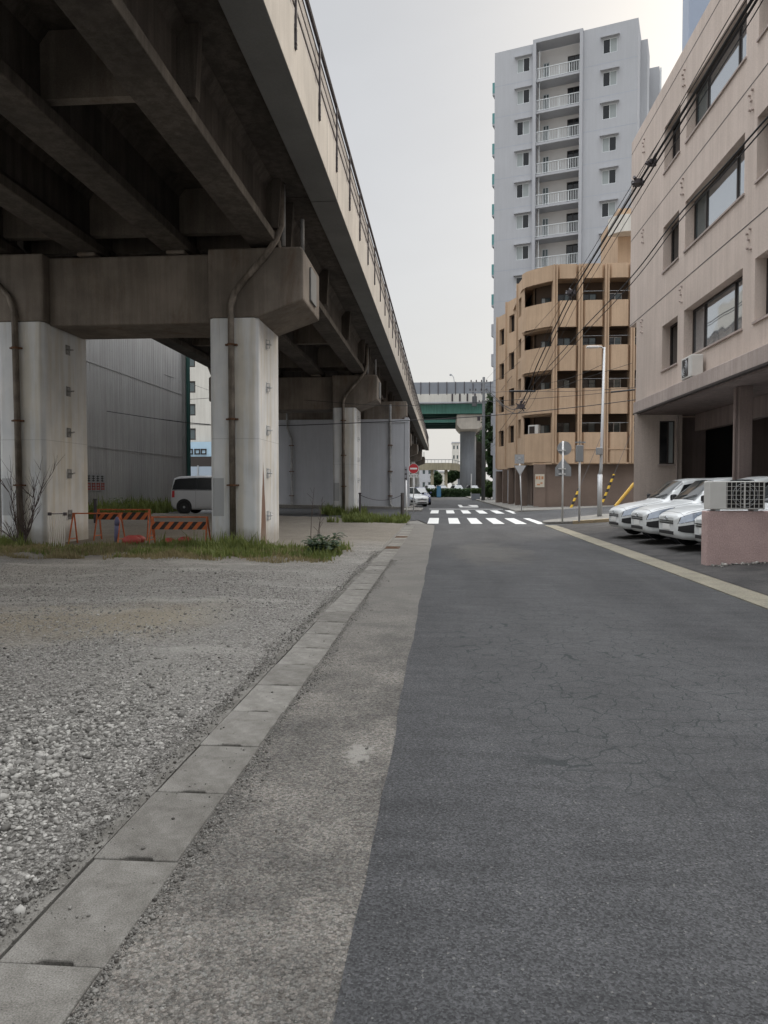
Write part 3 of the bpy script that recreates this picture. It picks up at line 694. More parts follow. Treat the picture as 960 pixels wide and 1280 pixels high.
def window(parent, O, u, nrm, a, b_, c, d, depth, fm, gm, mull=(), fw=.05, trans=None, gsplit=None):
    P = lambda x, z, dd: Vector((O[0]+u[0]*x-nrm[0]*dd, O[1]+u[1]*x-nrm[1]*dd, z))
    mb = MB(); U = Vector((u[0], u[1], 0)); Nn = Vector((nrm[0], nrm[1], 0)); Z = Vector((0, 0, 1))
    t = .05
    for x0, x1, z0, z1 in [(a, a+fw, c, d), (b_-fw, b_, c, d), (a+fw, b_-fw, c, c+fw), (a+fw, b_-fw, d-fw, d)] + [(m-fw/2, m+fw/2, c+fw, d-fw) for m in mull]:
        mb.obox(P(x0, z0, depth), U*(x1-x0), Nn*t, Z*(z1-z0))
    fr = mb.build('window', fm, parent)
    edges = [a+fw, *mull, b_-fw]
    for k, (e0, e1) in enumerate(zip(edges[:-1], edges[1:])):
        g = gm[k % len(gm)] if isinstance(gm, (list, tuple)) else gm
        q = MB().obox(P(e0, c+fw, depth+.0), U*(e1-e0), Nn*.012, Z*(d-c-2*fw)).build('pane', g, fr)
    return fr

# ------------------------------------------------------------------ warehouse behind the left pillar
WH = thing('warehouse', 'tall windowless building clad in dull grey corrugated siding, behind the left pier', 'building')
mb = MB(); x = -15.5; y = 18.0
while y < 43.0:
    mb.quad((x, y, 0), (x, y+.16, 0), (x, y+.16, 14), (x, y, 14)); mb.quad((x, y+.16, 0), (x-.012, y+.18, 0), (x-.012, y+.18, 14), (x, y+.16, 14))
    mb.quad((x-.012, y+.18, 0), (x-.012, y+.23, 0), (x-.012, y+.23, 14), (x-.012, y+.18, 14)); mb.quad((x-.012, y+.23, 0), (x, y+.25, 0), (x, y+.25, 14), (x-.012, y+.23, 14)); y += .25
mb.quad((x, 18, 0), (-32, 18, 0), (-32, 18, 14), (x, 18, 14)); mb.quad((x, 43, 0), (-32, 43, 0), (-32, 43, 14), (x, 43, 14)); mb.quad((x-.04, 18, 14), (x-.04, 43, 14), (-32, 43, 14), (-32, 18, 14)); mb.quad((-32, 18, 0), (-32, 43, 0), (-32, 43, 14), (-32, 18, 14))
mb.build('wall', M['corrug'], WH)
mb = MB()
for z in (3.3, 7.0): mb.box((-15.5, 18, z), (-15.485, 43, z+.03))
mb.build('flashing', M['corrug'], WH)
MB().box((-15.56, 43.0, .4), (-15.3, 43.28, 14)).build('corner_trim', M['conc_strip'], WH)
MB().tube([(-15.15, 43.1, .1), (-15.15, 43.1, 14)], .12, 8).build('downpipe', M['green_dark'], WH)
# pale block seen through the gap
o = at(226, 600, y=76); e = at(352, 600, y=76); Wd = e.x-o.x
WB = thing('apartment_block', 'off white block with small dark framed windows, glimpsed between the two piers', 'building')
hol = []
for yy in (452, 484, 512.5, 543): hol.append((at(231, 0, y=76).x-o.x, at(240, 0, y=76).x-o.x, at(231, yy+7, y=76).z, at(231, yy-7.5, y=76).z))
for yy in (482, 430): hol.append((at(258, 0, y=76).x-o.x, at(272, 0, y=76).x-o.x, at(258, yy+11, y=76).z, at(258, yy-10, y=76).z))
mb = MB(); holed(mb, (o.x, 76), (1, 0), Wd, 0, 22, hol, .15, (0, -1))
mb.quad((o.x, 76.6, 0), (o.x+Wd, 76.6, 0), (o.x+Wd, 76.6, 22), (o.x, 76.6, 22)).quad((o.x, 76, 22), (o.x+Wd, 76, 22), (o.x+Wd, 88, 22), (o.x, 88, 22)).quad((e.x, 76, 0), (e.x, 88, 0), (e.x, 88, 22), (e.x, 76, 22))
mb.build('wall', M['white_bld'], WB)
for h in hol: window(WB, (o.x, 76), (1, 0), (0, -1), *h, .15, M['bronze'], M['glass_flat'], fw=.14)
p0 = at(232, 571, y=75.6); p1 = at(300, 552, y=75.6)
sb = MB().box((p0.x-.4, 75.6, p0.z), (p1.x, 75.75, p1.z)).build('sign_band', plain('pale blue sign band', (.42, .58, .7), .5), WB)
mb = MB()
for q in (234, 243, 251):   # outlined marks on the band
    c0 = at(q, 568, y=75.55); c1 = at(q+7, 561, y=75.55)
    for bx in ((c0.x, c1.x, c0.z, c0.z+.12), (c0.x, c1.x, c1.z-.12, c1.z), (c0.x, c0.x+.12, c0.z, c1.z), (c1.x-.12, c1.x, c0.z, c1.z)): mb.box((bx[0], 75.52, bx[2]), (bx[1], 75.59, bx[3]))
mb.build('sign_marks', M['bronze'], sb)
MB().box((p0.x-.4, 75.3, at(0, 585, y=75.3).z), (p1.x, 75.9, at(0, 571.5, y=75.3).z)).build('awning', M['bronze'], WB)
FL = thing('yard_fence', 'pale blue white low hoarding beyond the silver van', 'fence')
a_ = at(228, 591, y=60); b_ = at(330, 583, y=60)
MB().box((a_.x-1, 60, 0), (b_.x, 60.1, b_.z)).build('hoarding', plain('pale blue hoarding', (.4, .47, .55), .6), FL)
mb = MB()
for k in range(6): mb.box((a_.x+k*1.3, 59.93, 0), (a_.x+k*1.3+.08, 59.995, b_.z+.1))
mb.build('post', M['steel_grey'], FL)

# ------------------------------------------------------------------ office building on the right
OB = thing('office_building', 'four storey pinkish rendered office building raised over an open car park, on the right', 'building')
FX = 6.95; ZS = 3.98; ZTOP = 14.22; FH = 3.1
YE, YN = 28.3, 3.0                      # far and near ends of the upper storeys
Lf = YE-YN; u_ = (0, -1); n_ = (-1, 0); O_ = (FX, YE)
s2 = lambda y: YE-y
hol = []
for k in range(3):
    zb, zt = 5.2+FH*k, 6.6+FH*k
    for ya, yb in ((24.2, 22.65), (22.08, 17.9), (17.22, 13.1), (12.4, 8.2), (7.6, 4.2)): hol.append((s2(ya), s2(yb), zb, zt))
notch = (0, .95, ZS+.3, 7.45)
mb = MB(); holed(mb, O_, u_, Lf, 7.45, ZTOP, [h for h in hol if h[2] > 7.45], .32, n_)
holed(mb, (FX, YE-.95), u_, Lf-.95, ZS+.3, 7.45, [(h[0]-.95, h[1]-.95, h[2], h[3]) for h in hol if h[2] < 7.45], .32, n_)
X2 = 20
mb.quad((FX, YE, 7.45), (X2, YE, 7.45), (X2, YE, ZTOP), (FX, YE, ZTOP)).quad((FX, YE-.95, ZS), (X2, YE-.95, ZS), (X2, YE-.95, 7.45), (FX, YE-.95, 7.45)).quad((FX, YE-.95, 7.45), (X2, YE-.95, 7.45), (X2, YE, 7.45), (FX, YE, 7.45))
mb.quad((FX, YN, ZS), (X2, YN, ZS), (X2, YN, ZTOP), (FX, YN, ZTOP)).quad((X2, YN, ZS), (X2, YE, ZS), (X2, YE, ZTOP), (X2, YN, ZTOP)).quad((FX, YN, ZTOP), (X2, YN, ZTOP), (X2, YE, ZTOP), (FX, YE, ZTOP))
mb.build('wall', M['office'], OB)
mb = MB()
for z in (7.5, 10.6, 13.78): mb.box((FX-.004, YN, z-.014), (FX-.001, YE-.01, z+.014))
mb.build('groove', M['bronze'], OB)
for h in hol:
    w_ = h[1]-h[0]
    if w_ < 2: mull = [h[0]+w_*.62]; g = [M['glass_dark'], M['glass']]
    elif w_ > 3.8: mull = [h[0]+.95, h[0]+w_*.74]; g = [M['glass_flat'] if h[2] > 6 else M['glass'], M['glass'], M['glass']]
    else: mull = [h[0]+w_*.5]; g = [M['glass'], M['glass']]
    f = window(OB, O_, u_, n_, *h, .3, M['bronze'], g, mull, .055)
    MB().box((FX-.04, YE-h[1]-.04, h[2]-.05), (FX+.05, YE-h[0]+.04, h[2]-.002)).build('sill', M['office_ledge'], f)
# bolt remains of an old sign, in small clusters
for yc in (26.6, 22.35, 17.55):
    for zc in (7.15, 10.25, 13.35):
        for (dy, dz) in ((-.07, .2), (.09, .14), (.0, -.02), (.06, -.2), (-.1, -.26)): MB().tube([(FX, yc+dy, zc+dz), (FX-.05, yc+dy, zc+dz)], .03, 6).build('bolt', M['office_ledge'], OB)
# projecting floor slab with its dark drip edge
LX = FX-.42
MB().box((LX, YN, ZS), (X2, 26.0, ZS+.42)).build('ledge', M['office_ledge'], OB, bevel=.015)
MB().box((LX-.012, YN, ZS-.006), (LX+.1, 26.01, ZS+.05)).build('drip_edge', M['bronze'], OB)
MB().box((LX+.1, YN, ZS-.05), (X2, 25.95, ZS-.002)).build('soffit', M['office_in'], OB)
# ground floor room at the far end, with its window, and the parking bays
yg = 25.5; xr0, xr1 = 6.45, 8.02
mb = MB(); wa, wb = 7.28-xr0, 7.79-xr0
holed(mb, (xr0, yg), (1, 0), xr1-xr0, 0, ZS-.01, [(wa, wb, 2.28, 3.73)], .14, (0, -1))
mb.quad((xr0, yg, 0), (7.2, 27.3, 0), (7.2, 27.3, ZS), (xr0, yg, ZS)).quad((xr1, yg, 0), (xr1, 27.3, 0), (xr1, 27.3, ZS), (xr1, yg, ZS)).quad((7.2, 27.3, 0), (X2, 27.3, 0), (X2, 27.3, ZS), (7.2, 27.3, ZS))
mb.build('end_wall', M['office'], OB)
f = window(OB, (xr0, yg), (1, 0), (0, -1), wa, wb, 2.28, 3.73, .12, M['bronze'], [M['glass_dark'], M['curtain']], [wa+.3], .04)
MB().box((xr0+wa-.06, yg-.06, 2.22), (xr0+wb+.06, yg+.1, 2.278)).build('sill', M['office_ledge'], f)
MB().tube([(7.84, yg-.05, .1), (7.84, yg-.05, 3.9)], .035, 8).build('downpipe', M['office_ledge'], OB)
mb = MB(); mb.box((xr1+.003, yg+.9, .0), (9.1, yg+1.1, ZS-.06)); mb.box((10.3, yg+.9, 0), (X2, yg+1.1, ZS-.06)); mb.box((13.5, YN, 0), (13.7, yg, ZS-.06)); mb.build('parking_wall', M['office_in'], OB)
MB().box((9.1, yg+1.6, 0), (10.3, yg+1.7, ZS-.06)).build('shaded_opening', M['dark_void'], OB)  # near-black sheet: shade inside the dark opening put into its colour
for (x, y) in ((7.1, 18.36), (7.33, 11.0), (7.33, 4.0)):
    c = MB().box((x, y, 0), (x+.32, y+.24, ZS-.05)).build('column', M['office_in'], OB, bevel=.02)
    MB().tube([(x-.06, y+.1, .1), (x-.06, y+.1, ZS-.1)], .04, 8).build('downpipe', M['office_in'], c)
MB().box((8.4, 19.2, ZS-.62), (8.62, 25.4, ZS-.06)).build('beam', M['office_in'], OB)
# small wall unit on the ledge
AC = thing('air_conditioner', 'small white air conditioner unit sitting on the ledge below the first wide window', 'air conditioner', (6.73, 20.6, ZS+.42))
MB().box((-.17, -.42, .04), (.14, .42, .62)).build('case', M['offwhite'], AC, bevel=.02)
mb = MB()
for r in (.06, .12, .18, .23):
    P = [(-.178, .1+r*math.cos(t), .33+r*math.sin(t)) for t in np.linspace(0, 2*PI, 21)]; mb.tube(P, .007, 4)
mb.build('fan_guard', M['steel_grey'], AC); MB().box((-.174, -.16, .09), (-.171, .34, .57)).build('fan_opening', M['bronze'], AC)
for q in (-.3, .3): MB().box((-.15, q-.03, 0), (.12, q+.03, .04)).build('foot', M['steel_grey'], AC)

# ------------------------------------------------------------------ tan apartment house on the far corner
TB = thing('apartment_house', 'tan rendered apartment house of curved balconies over a brown ground floor, at the junction corner', 'building')
YT = 49.0; FLH = 2.84
par = [(3.05, 5.06), (6.25, 7.92), (9.05, 10.68), (11.87, 13.55)]; roofb = (14.98, 15.9)
pil = [7.25, 8.85, 10.52, 12.15, 13.8, 16.9]           # pilaster x positions along the front
cornerL = (5.36, 51.0)
def bulge(x0, x1, y, d=.28, n=9):
    out = []
    for i in range(n):
        t = i/(n-1); e = min(1, min(t, 1-t)/.14); out.append((x0+(x1-x0)*t, y-d*math.sin(e*PI/2)))
    return out
# core walls behind the balconies
core = [(5.36, 51.0), (5.36, 77), (17, 77), (17, YT+1.2), (7.4, YT+1.2), (6.2, 50.6)]
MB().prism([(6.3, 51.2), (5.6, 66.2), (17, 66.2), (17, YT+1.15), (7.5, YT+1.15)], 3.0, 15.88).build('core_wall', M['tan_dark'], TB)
bays = list(zip(pil[:-1], pil[1:]))
def parapet(poly_front, z0, z1, th=.16, name='balcony'):
    mb = MB(); n = len(poly_front); i = len(mb.v)
    back = [(x, y+th) for x, y in poly_front]
    loop = poly_front + back[::-1]
    mb.prism(loop, z0, z1); return mb.build(name, M['tan'], TB, smooth=False)
wallh = []
for fi, (z0, z1) in enumerate(par):
    zt = par[fi+1][0] if fi < 3 else roofb[0]
    parapet([(cornerL[0], cornerL[1]), (5.56, 50.35), (6.0, 49.85), (6.6, 49.3), (7.15, 48.86), (7.2, YT-.22)], z0+.1, z1, .16, 'balcony')
    MB().prism([(5.4, 51.3), (6.2, 50), (7.2, 49.2), (7.2, 50.6), (6.4, 51.6)], z0, z0+.14).build('balcony_floor', M['tan'], TB)
    for bi, (a, b_) in enumerate(bays):
        parapet(bulge(a+.13, b_-.13, YT), z0, z1)
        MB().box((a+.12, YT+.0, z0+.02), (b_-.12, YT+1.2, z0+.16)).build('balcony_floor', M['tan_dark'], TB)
        if bi in (1, 2): MB().tube([(a+.15, YT-.05, z1+.62), (b_-.15, YT-.05, z1+.62)], .018, 5).build('laundry_pole', M['steel_bare'], TB)
        wx0 = a+.35; fx = window(TB, (wx0, YT+1.12), (1, 0), (0, -1), 0, b_-a-.75, z0+1.0, z1+.75, -.02, M['alu'] if bi in (2, 3) else M['bronze'], [M['glass_dark'], M['glass_flat']], [(b_-a-.75)/2], .05)
    window(TB, (6.55, YT+1.45), (1, 0), (0, -1), 0, .62, z0+1.0, z1+.62, -.02, M['bronze'], [M['curtain'], M['glass_flat']], [.3], .05)
# roof fascia
parapet([(cornerL[0], cornerL[1]), (5.56, 50.35), (6.0, 49.85), (6.6, 49.3), (7.15, 48.86), (7.2, YT-.22)], roofb[0]-.1, roofb[1], .2, 'roof_fascia')
for a, b_ in bays: parapet(bulge(a+.13, b_-.13, YT, .2), roofb[0], roofb[1], .2, 'roof_fascia')
MB().prism([(5.4, 51.2), (5.3, 66.3), (17, 66.3), (17, YT+.1), (7.3, YT+.1), (6.4, 49.8)], roofb[0]+.05, roofb[0]+.3).build('roof', M['tan'], TB)
for x in pil:
    MB().box((x-.13, YT-.36, 3.06), (x-.045, YT+.5, 15.86)).box((x+.045, YT-.36, 3.06), (x+.13, YT+.5, 15.86)).box((x-.05, YT-.28, 3.06), (x+.05, YT+.5, 15.84)).build('pilaster', M['tan'], TB)
MB().prism([(5.36, 51.05), (6.04, 49.83), (7.2, YT-.2), (17, YT-.3), (17, YT), (7.3, YT+.1), (6.3, 50.1), (5.6, 51.2)], 3.0, 3.12).build('band', M['tan'], TB)
MB().box((7.3, YT-.31, 3.95), (17, YT-.27, 4.0)).build('band', M['tan'], TB)
# side elevation: stepped bays each with a narrow window per floor
yb = 51.06; k = 0
while yb < 66:
    sh = .35*k; x0 = 5.55 if k == 0 else 5.95-.35*(k-1)-.1; pA, pB, pC = (x0, yb), (5.32-sh, yb+2.4), (5.85-sh, yb+5.1)
    L_ = math.hypot(pB[0]-pA[0], pB[1]-pA[1]); uu = ((pB[0]-pA[0])/L_, (pB[1]-pA[1])/L_); nn = (-uu[1], uu[0])
    mb = MB(); h_ = [(1.15, 2.1, z1-.12, z1+1.2) for (z0, z1) in par]
    holed(mb, pA, uu, L_, 3.0, 15.9, h_, .3, nn)
    mb.quad((*pB, 3), (*pC, 3), (*pC, 15.9), (*pB, 15.9)); mb.quad((*pA, 3), (*pB, 3), (*pC, 3)); mb.quad((*pA, 15.9), (*pB, 15.9), (*pC, 15.9))
    mb.quad((6.2, yb, 3), (6.2-sh, yb+5.1, 3), (6.2-sh, yb+5.1, 15.9), (6.2, yb, 15.9))
    mb.obox((pB[0]-.1, pB[1]-.06, 3.1), (.16, 0, 0), (0, .2, 0), (0, 0, 12.85))
    sb = mb.build('side_bay', M['tan'], TB)
    for h in h_: window(sb, pA, uu, nn, *h, .26, M['bronze'], M['glass_dark'], fw=.06)
    yb += 5.12; k += 1
# ground floor
mb = MB().box((6.78, YT+.25, 0), (17, YT+.5, 3.0)); mb.box((6.02, YT+.1, 0), (6.76, YT+.6, 3.0)); mb.box((6.3, 52.4, 0), (6.5, 66, 3.0)); mb.build('ground_floor_wall', M['tan_base'], TB)
for y in (51.6, 54.5, 58, 61.5): MB().box((5.5-.05*(y-51), y, 0), (5.9-.05*(y-51), y+.5, 3.0)).build('column', M['tan_base'], TB, bevel=.02)
MB().box((4.75, 65.4, 0), (5.5, 66.6, 2.9)).build('side_wall', M['tan_base'], TB)
pt = MB().box((6.08, YT+.07, 1.5), (6.68, YT+.1, 2.35)).build('poster', plain('poster paper', (.5, .46, .38), .7, var=.15), TB)
mb = MB(); 
for (x, z, w_, h__) in ((6.12, 2.02, .14, .2), (6.3, 2.0, .12, .24), (6.48, 2.02, .14, .2), (6.2, 1.62, .2, .1), (6.42, 1.72, .14, .1)): mb.box((x, YT+.062, z), (x+w_, YT+.0685, z+h__))
mb.build('poster_print', plain('poster print', (.42, .2, .1), .7, var=.5), pt)
# stair house on the roof with a rounded balcony
mb = MB().box((11.6, YT+1.6, 15.9), (14.5, YT+7, 20.0)); mb.build('stair_house', M['tan'], TB)
mb = MB(); arcp = [(12.1+1.15*math.cos(t), YT+1.6-1.1*math.sin(t)) for t in np.linspace(0, PI, 11)]
mb.prism(arcp, 18.15, 19.25); mb.build('roof_balcony', M['white_bld'], TB)
# unit on the corner balcony
CU = thing('balcony_unit', 'white outdoor unit behind the lowest corner balcony of the tan house', 'air conditioner', (6.15, 50.25, 4.72), math.radians(-40))
MB().box((-.4, -.15, .3), (.4, .15, .95)).build('case', M['offwhite'], CU, bevel=.03)
MB().box((-.3, -.16, .38), (.12, -.152, .86)).build('fan_opening', M['bronze'], CU); MB().box((-.38, -.1, 0), (-.3, .1, .3)).box((.3, -.1, 0), (.38, .1, .3)).build('stand', M['steel_grey'], CU)

# ------------------------------------------------------------------ tower block
adj = lambda px: 480+(px-480)/1.0175
A3 = at(adj(797), 609, y=1.0); A3 = Vector((0, 0, 0)) + (A3-Vector((0, 0, EYE)))
sc_ = 72.0/(A3.dot(Vector((_fw.x, _fw.y, 0)).normalized())); A = (A3.x*sc_, A3.y*sc_)
th = math.radians(71.33); tu = (-math.sin(th), math.cos(th)); tn = (-math.cos(th), -math.sin(th)); tb_ = (-tn[0], -tn[1])
def along(px):
    px = adj(px)
    d = at(px, 609, y=1.0); dx, dy = d.x, d.y
    # A + s*tu = k*(dx,dy)
    det = tu[0]*(-dy) - tu[1]*(-dx)
    return (-A[0]*(-dy) + A[1]*(-dx))/det
TW = thing('tower_block', 'tall pale grey apartment tower with a stack of white railed balconies', 'building')
Wt = along(618.3); TZ = EYE+72*.624
b0, b1 = along(727), along(668)
P2 = lambda s_, d: (A[0]+tu[0]*s_+tb_[0]*d, A[1]+tu[1]*s_+tb_[1]*d)
zat = lambda px, py: (lambda q: EYE+math.tan(math.atan((640-py)/F)-PITCH)*((q[0]*-math.sin(YAW)+q[1]*math.cos(YAW))))(P2(along(px), 0))
ztops = [zat(762, 47.5+40.9*k) for k in range(14)]
PF = (zat(762, 47.5)-zat(762, 47.5+40.9*7))/7
z_w = zat(762, 47.5)
rw = (along(771), along(753)); lw = (along(662), along(646))
hol_r, hol_l = [], []
for k in range(13):
    z = z_w-PF*k
    if z < 4: break
    hol_r.append((rw[0], rw[1], z-1.4, z)); hol_l.append((lw[0], lw[1], z-1.4, z))
def tface(s0, s1, holes, zt, mb): holed(mb, P2(s0, 0), tu, s1-s0, 0, zt, [(h[0]-s0, h[1]-s0, h[2], h[3]) for h in holes], .12, tn)
mb = MB(); tface(0, b0, hol_r, TZ, mb); tface(b1, Wt, hol_l, TZ-.15, mb)
q = lambda s_, d, z: (*P2(s_, d), z)
D = 16
mb.quad(q(0, 0, 0), q(0, D, 0), q(0, D, TZ), q(0, 0, TZ)).quad(q(Wt, 0, 0), q(Wt, D, 0), q(Wt, D, TZ-.15), q(Wt, 0, TZ-.15)).quad(q(0, D, 0), q(Wt, D, 0), q(Wt, D, TZ), q(0, D, TZ)).quad(q(0, 0, TZ), q(b0, 0, TZ), q(b0, D, TZ), q(0, D, TZ)).quad(q(b1, 0, TZ-.15), q(Wt, 0, TZ-.15), q(Wt, D, TZ-.15), q(b1, D, TZ-.15))
for s_ in (b0, b1): mb.quad(q(s_, 0, 0), q(s_, 1.5, 0), q(s_, 1.5, TZ), q(s_, 0, TZ))
mb.build('wall', M['tower'], TW)
wb_h = []
for k in range(13):
    z = z_w-PF*k+.1
    if z < 5: break
    wb_h += [(along(722)-b0, along(706)-b0, z-2.5, z-.1), (along(683)-b0, along(675)-b0, z-2.5, z-.25)]
mb = MB(); holed(mb, P2(b0, 1.5), tu, b1-b0, 0, TZ, wb_h, .1, tn); mb.build('balcony_wall', M['tower_in'], TW)
U3 = Vector((*tu, 0)); N3 = Vector((*tn, 0)); Z3 = Vector((0, 0, 1))
for i, h in enumerate(wb_h): window(TW, P2(b0, 1.5), tu, tn, *h, .08, M['tower_white'] if i % 2 else M['bronze'], M['glass_dark'] if i % 2 == 0 else M['glass_flat'], [(h[0]+h[1])/2], .07)
for hs in (hol_r, hol_l):
    for i, h in enumerate(hs):
        f = window(TW, P2(0, 0), tu, tn, *h, .1, M['tower_white'], [M['curtain'], M['glass_dark']] if random.random() < .6 else [M['glass_dark'], M['curtain']], [(h[0]+h[1])/2], .06)
        MB().obox(Vector(q(h[0]-.22, -.0, h[3]+.1)), U3*(h[1]-h[0]+.44), N3*.3, Z3*.12).build('hood', M['tower'], f)
# balcony stack: frame, slabs, railings
MB().obox(Vector(q(b0-.12, -.001, 0)), U3*.3, N3*.28, Z3*(TZ+.1)).build('frame_post', M['tower'], TW)
MB().obox(Vector(q(b1-.18, -.001, 0)), U3*.3, N3*.28, Z3*(TZ+.1)).build('frame_post', M['tower'], TW)
MB().obox(Vector(q(b0-.12, 1.4, TZ-.25)), U3*(b1-b0+.24), N3*1.68, Z3*.36).build('frame_top', M['tower'], TW)
for k in range(13):
    z = z_w-PF*k-2.55
    if z < 3: break
    sl_ = MB().obox(Vector(q(b0+.185, 1.49, z-.2)), U3*(b1-b0-.37), N3*1.6, Z3*.22).build('balcony', M['tower'], TW)
    mb = MB(); S0, S1 = b0+.2, b1-.2
    mb.obox(Vector(q(S0, 0, z+1.1)), U3*(S1-S0), N3*.07, Z3*.06).obox(Vector(q(S0, 0, z+.1)), U3*(S1-S0), N3*.05, Z3*.05)
    n = 26
    for i in range(n+1): mb.obox(Vector(q(S0+(S1-S0)*i/n-.018, 0, z+.1)), U3*(.036 if i % 6 else .08), N3*.03, Z3*1.0)
    mb.build('railing', M['tower_white'], sl_)
    for s_ in (S0,): MB().obox(Vector(q(b1-.5, .2, z+.02)), U3*.06, N3*.06, Z3*(PF-.2)).build('drain_pipe', M['tower_white'], sl_)
for k in range(13):
    z = z_w-PF*k-2.3
    if z < 3: break
    sb = MB().obox(Vector(q(Wt+.005, 1.2, z-.15)), U3*.55, -N3*4, Z3*.2).build('side_balcony', M['tower'], TW)
    MB().obox(Vector(q(Wt+.5, 1.2, z+.05)), U3*.06, -N3*4, Z3*1.1).obox(Vector(q(Wt+.005, 1.2, z+.05)), U3*.5, -N3*.06, Z3*1.1).build('glass_front', M['teal'] if k < 8 else M['tower'], sb)
mb = MB().obox(Vector(q(.001, 3.0, 0)), -U3*.65, -N3*3.2, Z3*(TZ-.5)); mb.build('side_wing', M['tower'], TW)
MB().obox(Vector(q(.001, 7.0, 0)), -U3*1.55, -N3*6, Z3*(TZ-1.3)).build('stair_wing', M['tower'], TW)
MB().tube([q(-1.7, 7.0, 2), q(-1.7, 7.0, TZ-1.5)], .09, 6).build('side_pipe', M['tower_white'], TW)
mb = MB()
for k in range(14):
    z = z_w-PF*k-2.3
    if z > 3:
        mb.obox(Vector(q(.02, -.0012, z-.012)), U3*(b0-.16), N3*.003, Z3*.024); mb.obox(Vector(q(b1+.14, -.0012, z-.012)), U3*(Wt-b1-.16), N3*.003, Z3*.024)
mb.build('panel_joint', M['bluegrey'], TW)
# second high building peeping over the office roof
HR = thing('high_rise', 'blue grey high rise corner showing above the office roof at top right', 'building')
h0 = at(861, 30, y=100); h1 = at(853, 30, y=118); mb = MB().prism([(h0.x, 100), (h0.x+16, 100), (h0.x+18, 118), (h1.x, 118)], 0, 85); mb.build('wall', M['bluegrey'], HR)
mb = MB()
for z in range(4, 83, 3): mb.box((h0.x+5, 99.95, z), (h0.x+8, 99.997, z+1.5))
mb.build('window_band', M['glass_flat'], HR)

# ------------------------------------------------------------------ vehicles
WAGON = dict(L=4.25, st=[  # x, halfwidth, bottom, mid, belt, roof half width, top
    (0, .46, .27, .42, .585, .40, .65), (.05, .61, .22, .42, .64, .50, .71), (.14, .705, .195, .43, .69, .57, .755), (.28, .775, .185, .45, .74, .62, .80), (.5, .828, .175, .47, .79, .67, .85),
    (.9, .845, .17, .5, .85, .70, .91), (1.12, .845, .17, .52, .88, .705, .955), (1.70, .845, .17, .54, .905, .605, 1.435), (2.05, .845, .17, .55, .92, .60, 1.505),
    (2.9, .845, .17, .56, .94, .60, 1.525), (3.85, .84, .18, .56, .975, .585, 1.495), (4.12, .82, .22, .56, .97, .565, 1.42), (4.25, .77, .32, .56, .93, .53, 1.12)],
    wheels=(.83, 3.36), wr=.295, glass=[(1.27, 1.73, 2.42, 2.42), (2.5, 2.5, 3.22, 3.22), (3.3, 3.3, 4.06, 3.92)], ws=(1.16, 1.7))
VAN = dict(L=4.7, st=[
    (0, .62, .3, .55, .85, .5, .92), (.05, .74, .24, .55, .9, .6, 1.0), (.2, .82, .2, .55, .97, .66, 1.07), (.6, .86, .19, .58, 1.05, .72, 1.16),
    (.85, .865, .19, .6, 1.08, .74, 1.25), (1.75, .865, .19, .6, 1.1, .68, 1.78), (2.2, .865, .19, .6, 1.11, .67, 1.87), (3.4, .865, .19, .6, 1.12, .67, 1.88),
    (4.35, .86, .2, .6, 1.13, .66, 1.84), (4.6, .84, .25, .6, 1.12, .64, 1.76), (4.7, .8, .36, .6, 1.06, .6, 1.45)],
    wheels=(.95, 4.02), wr=.33, glass=[(1.45, 1.85, 2.3, 2.3), (2.36, 2.36, 3.4, 3.4), (3.46, 3.46, 4.62, 4.5)], ws=(.95, 1.7))
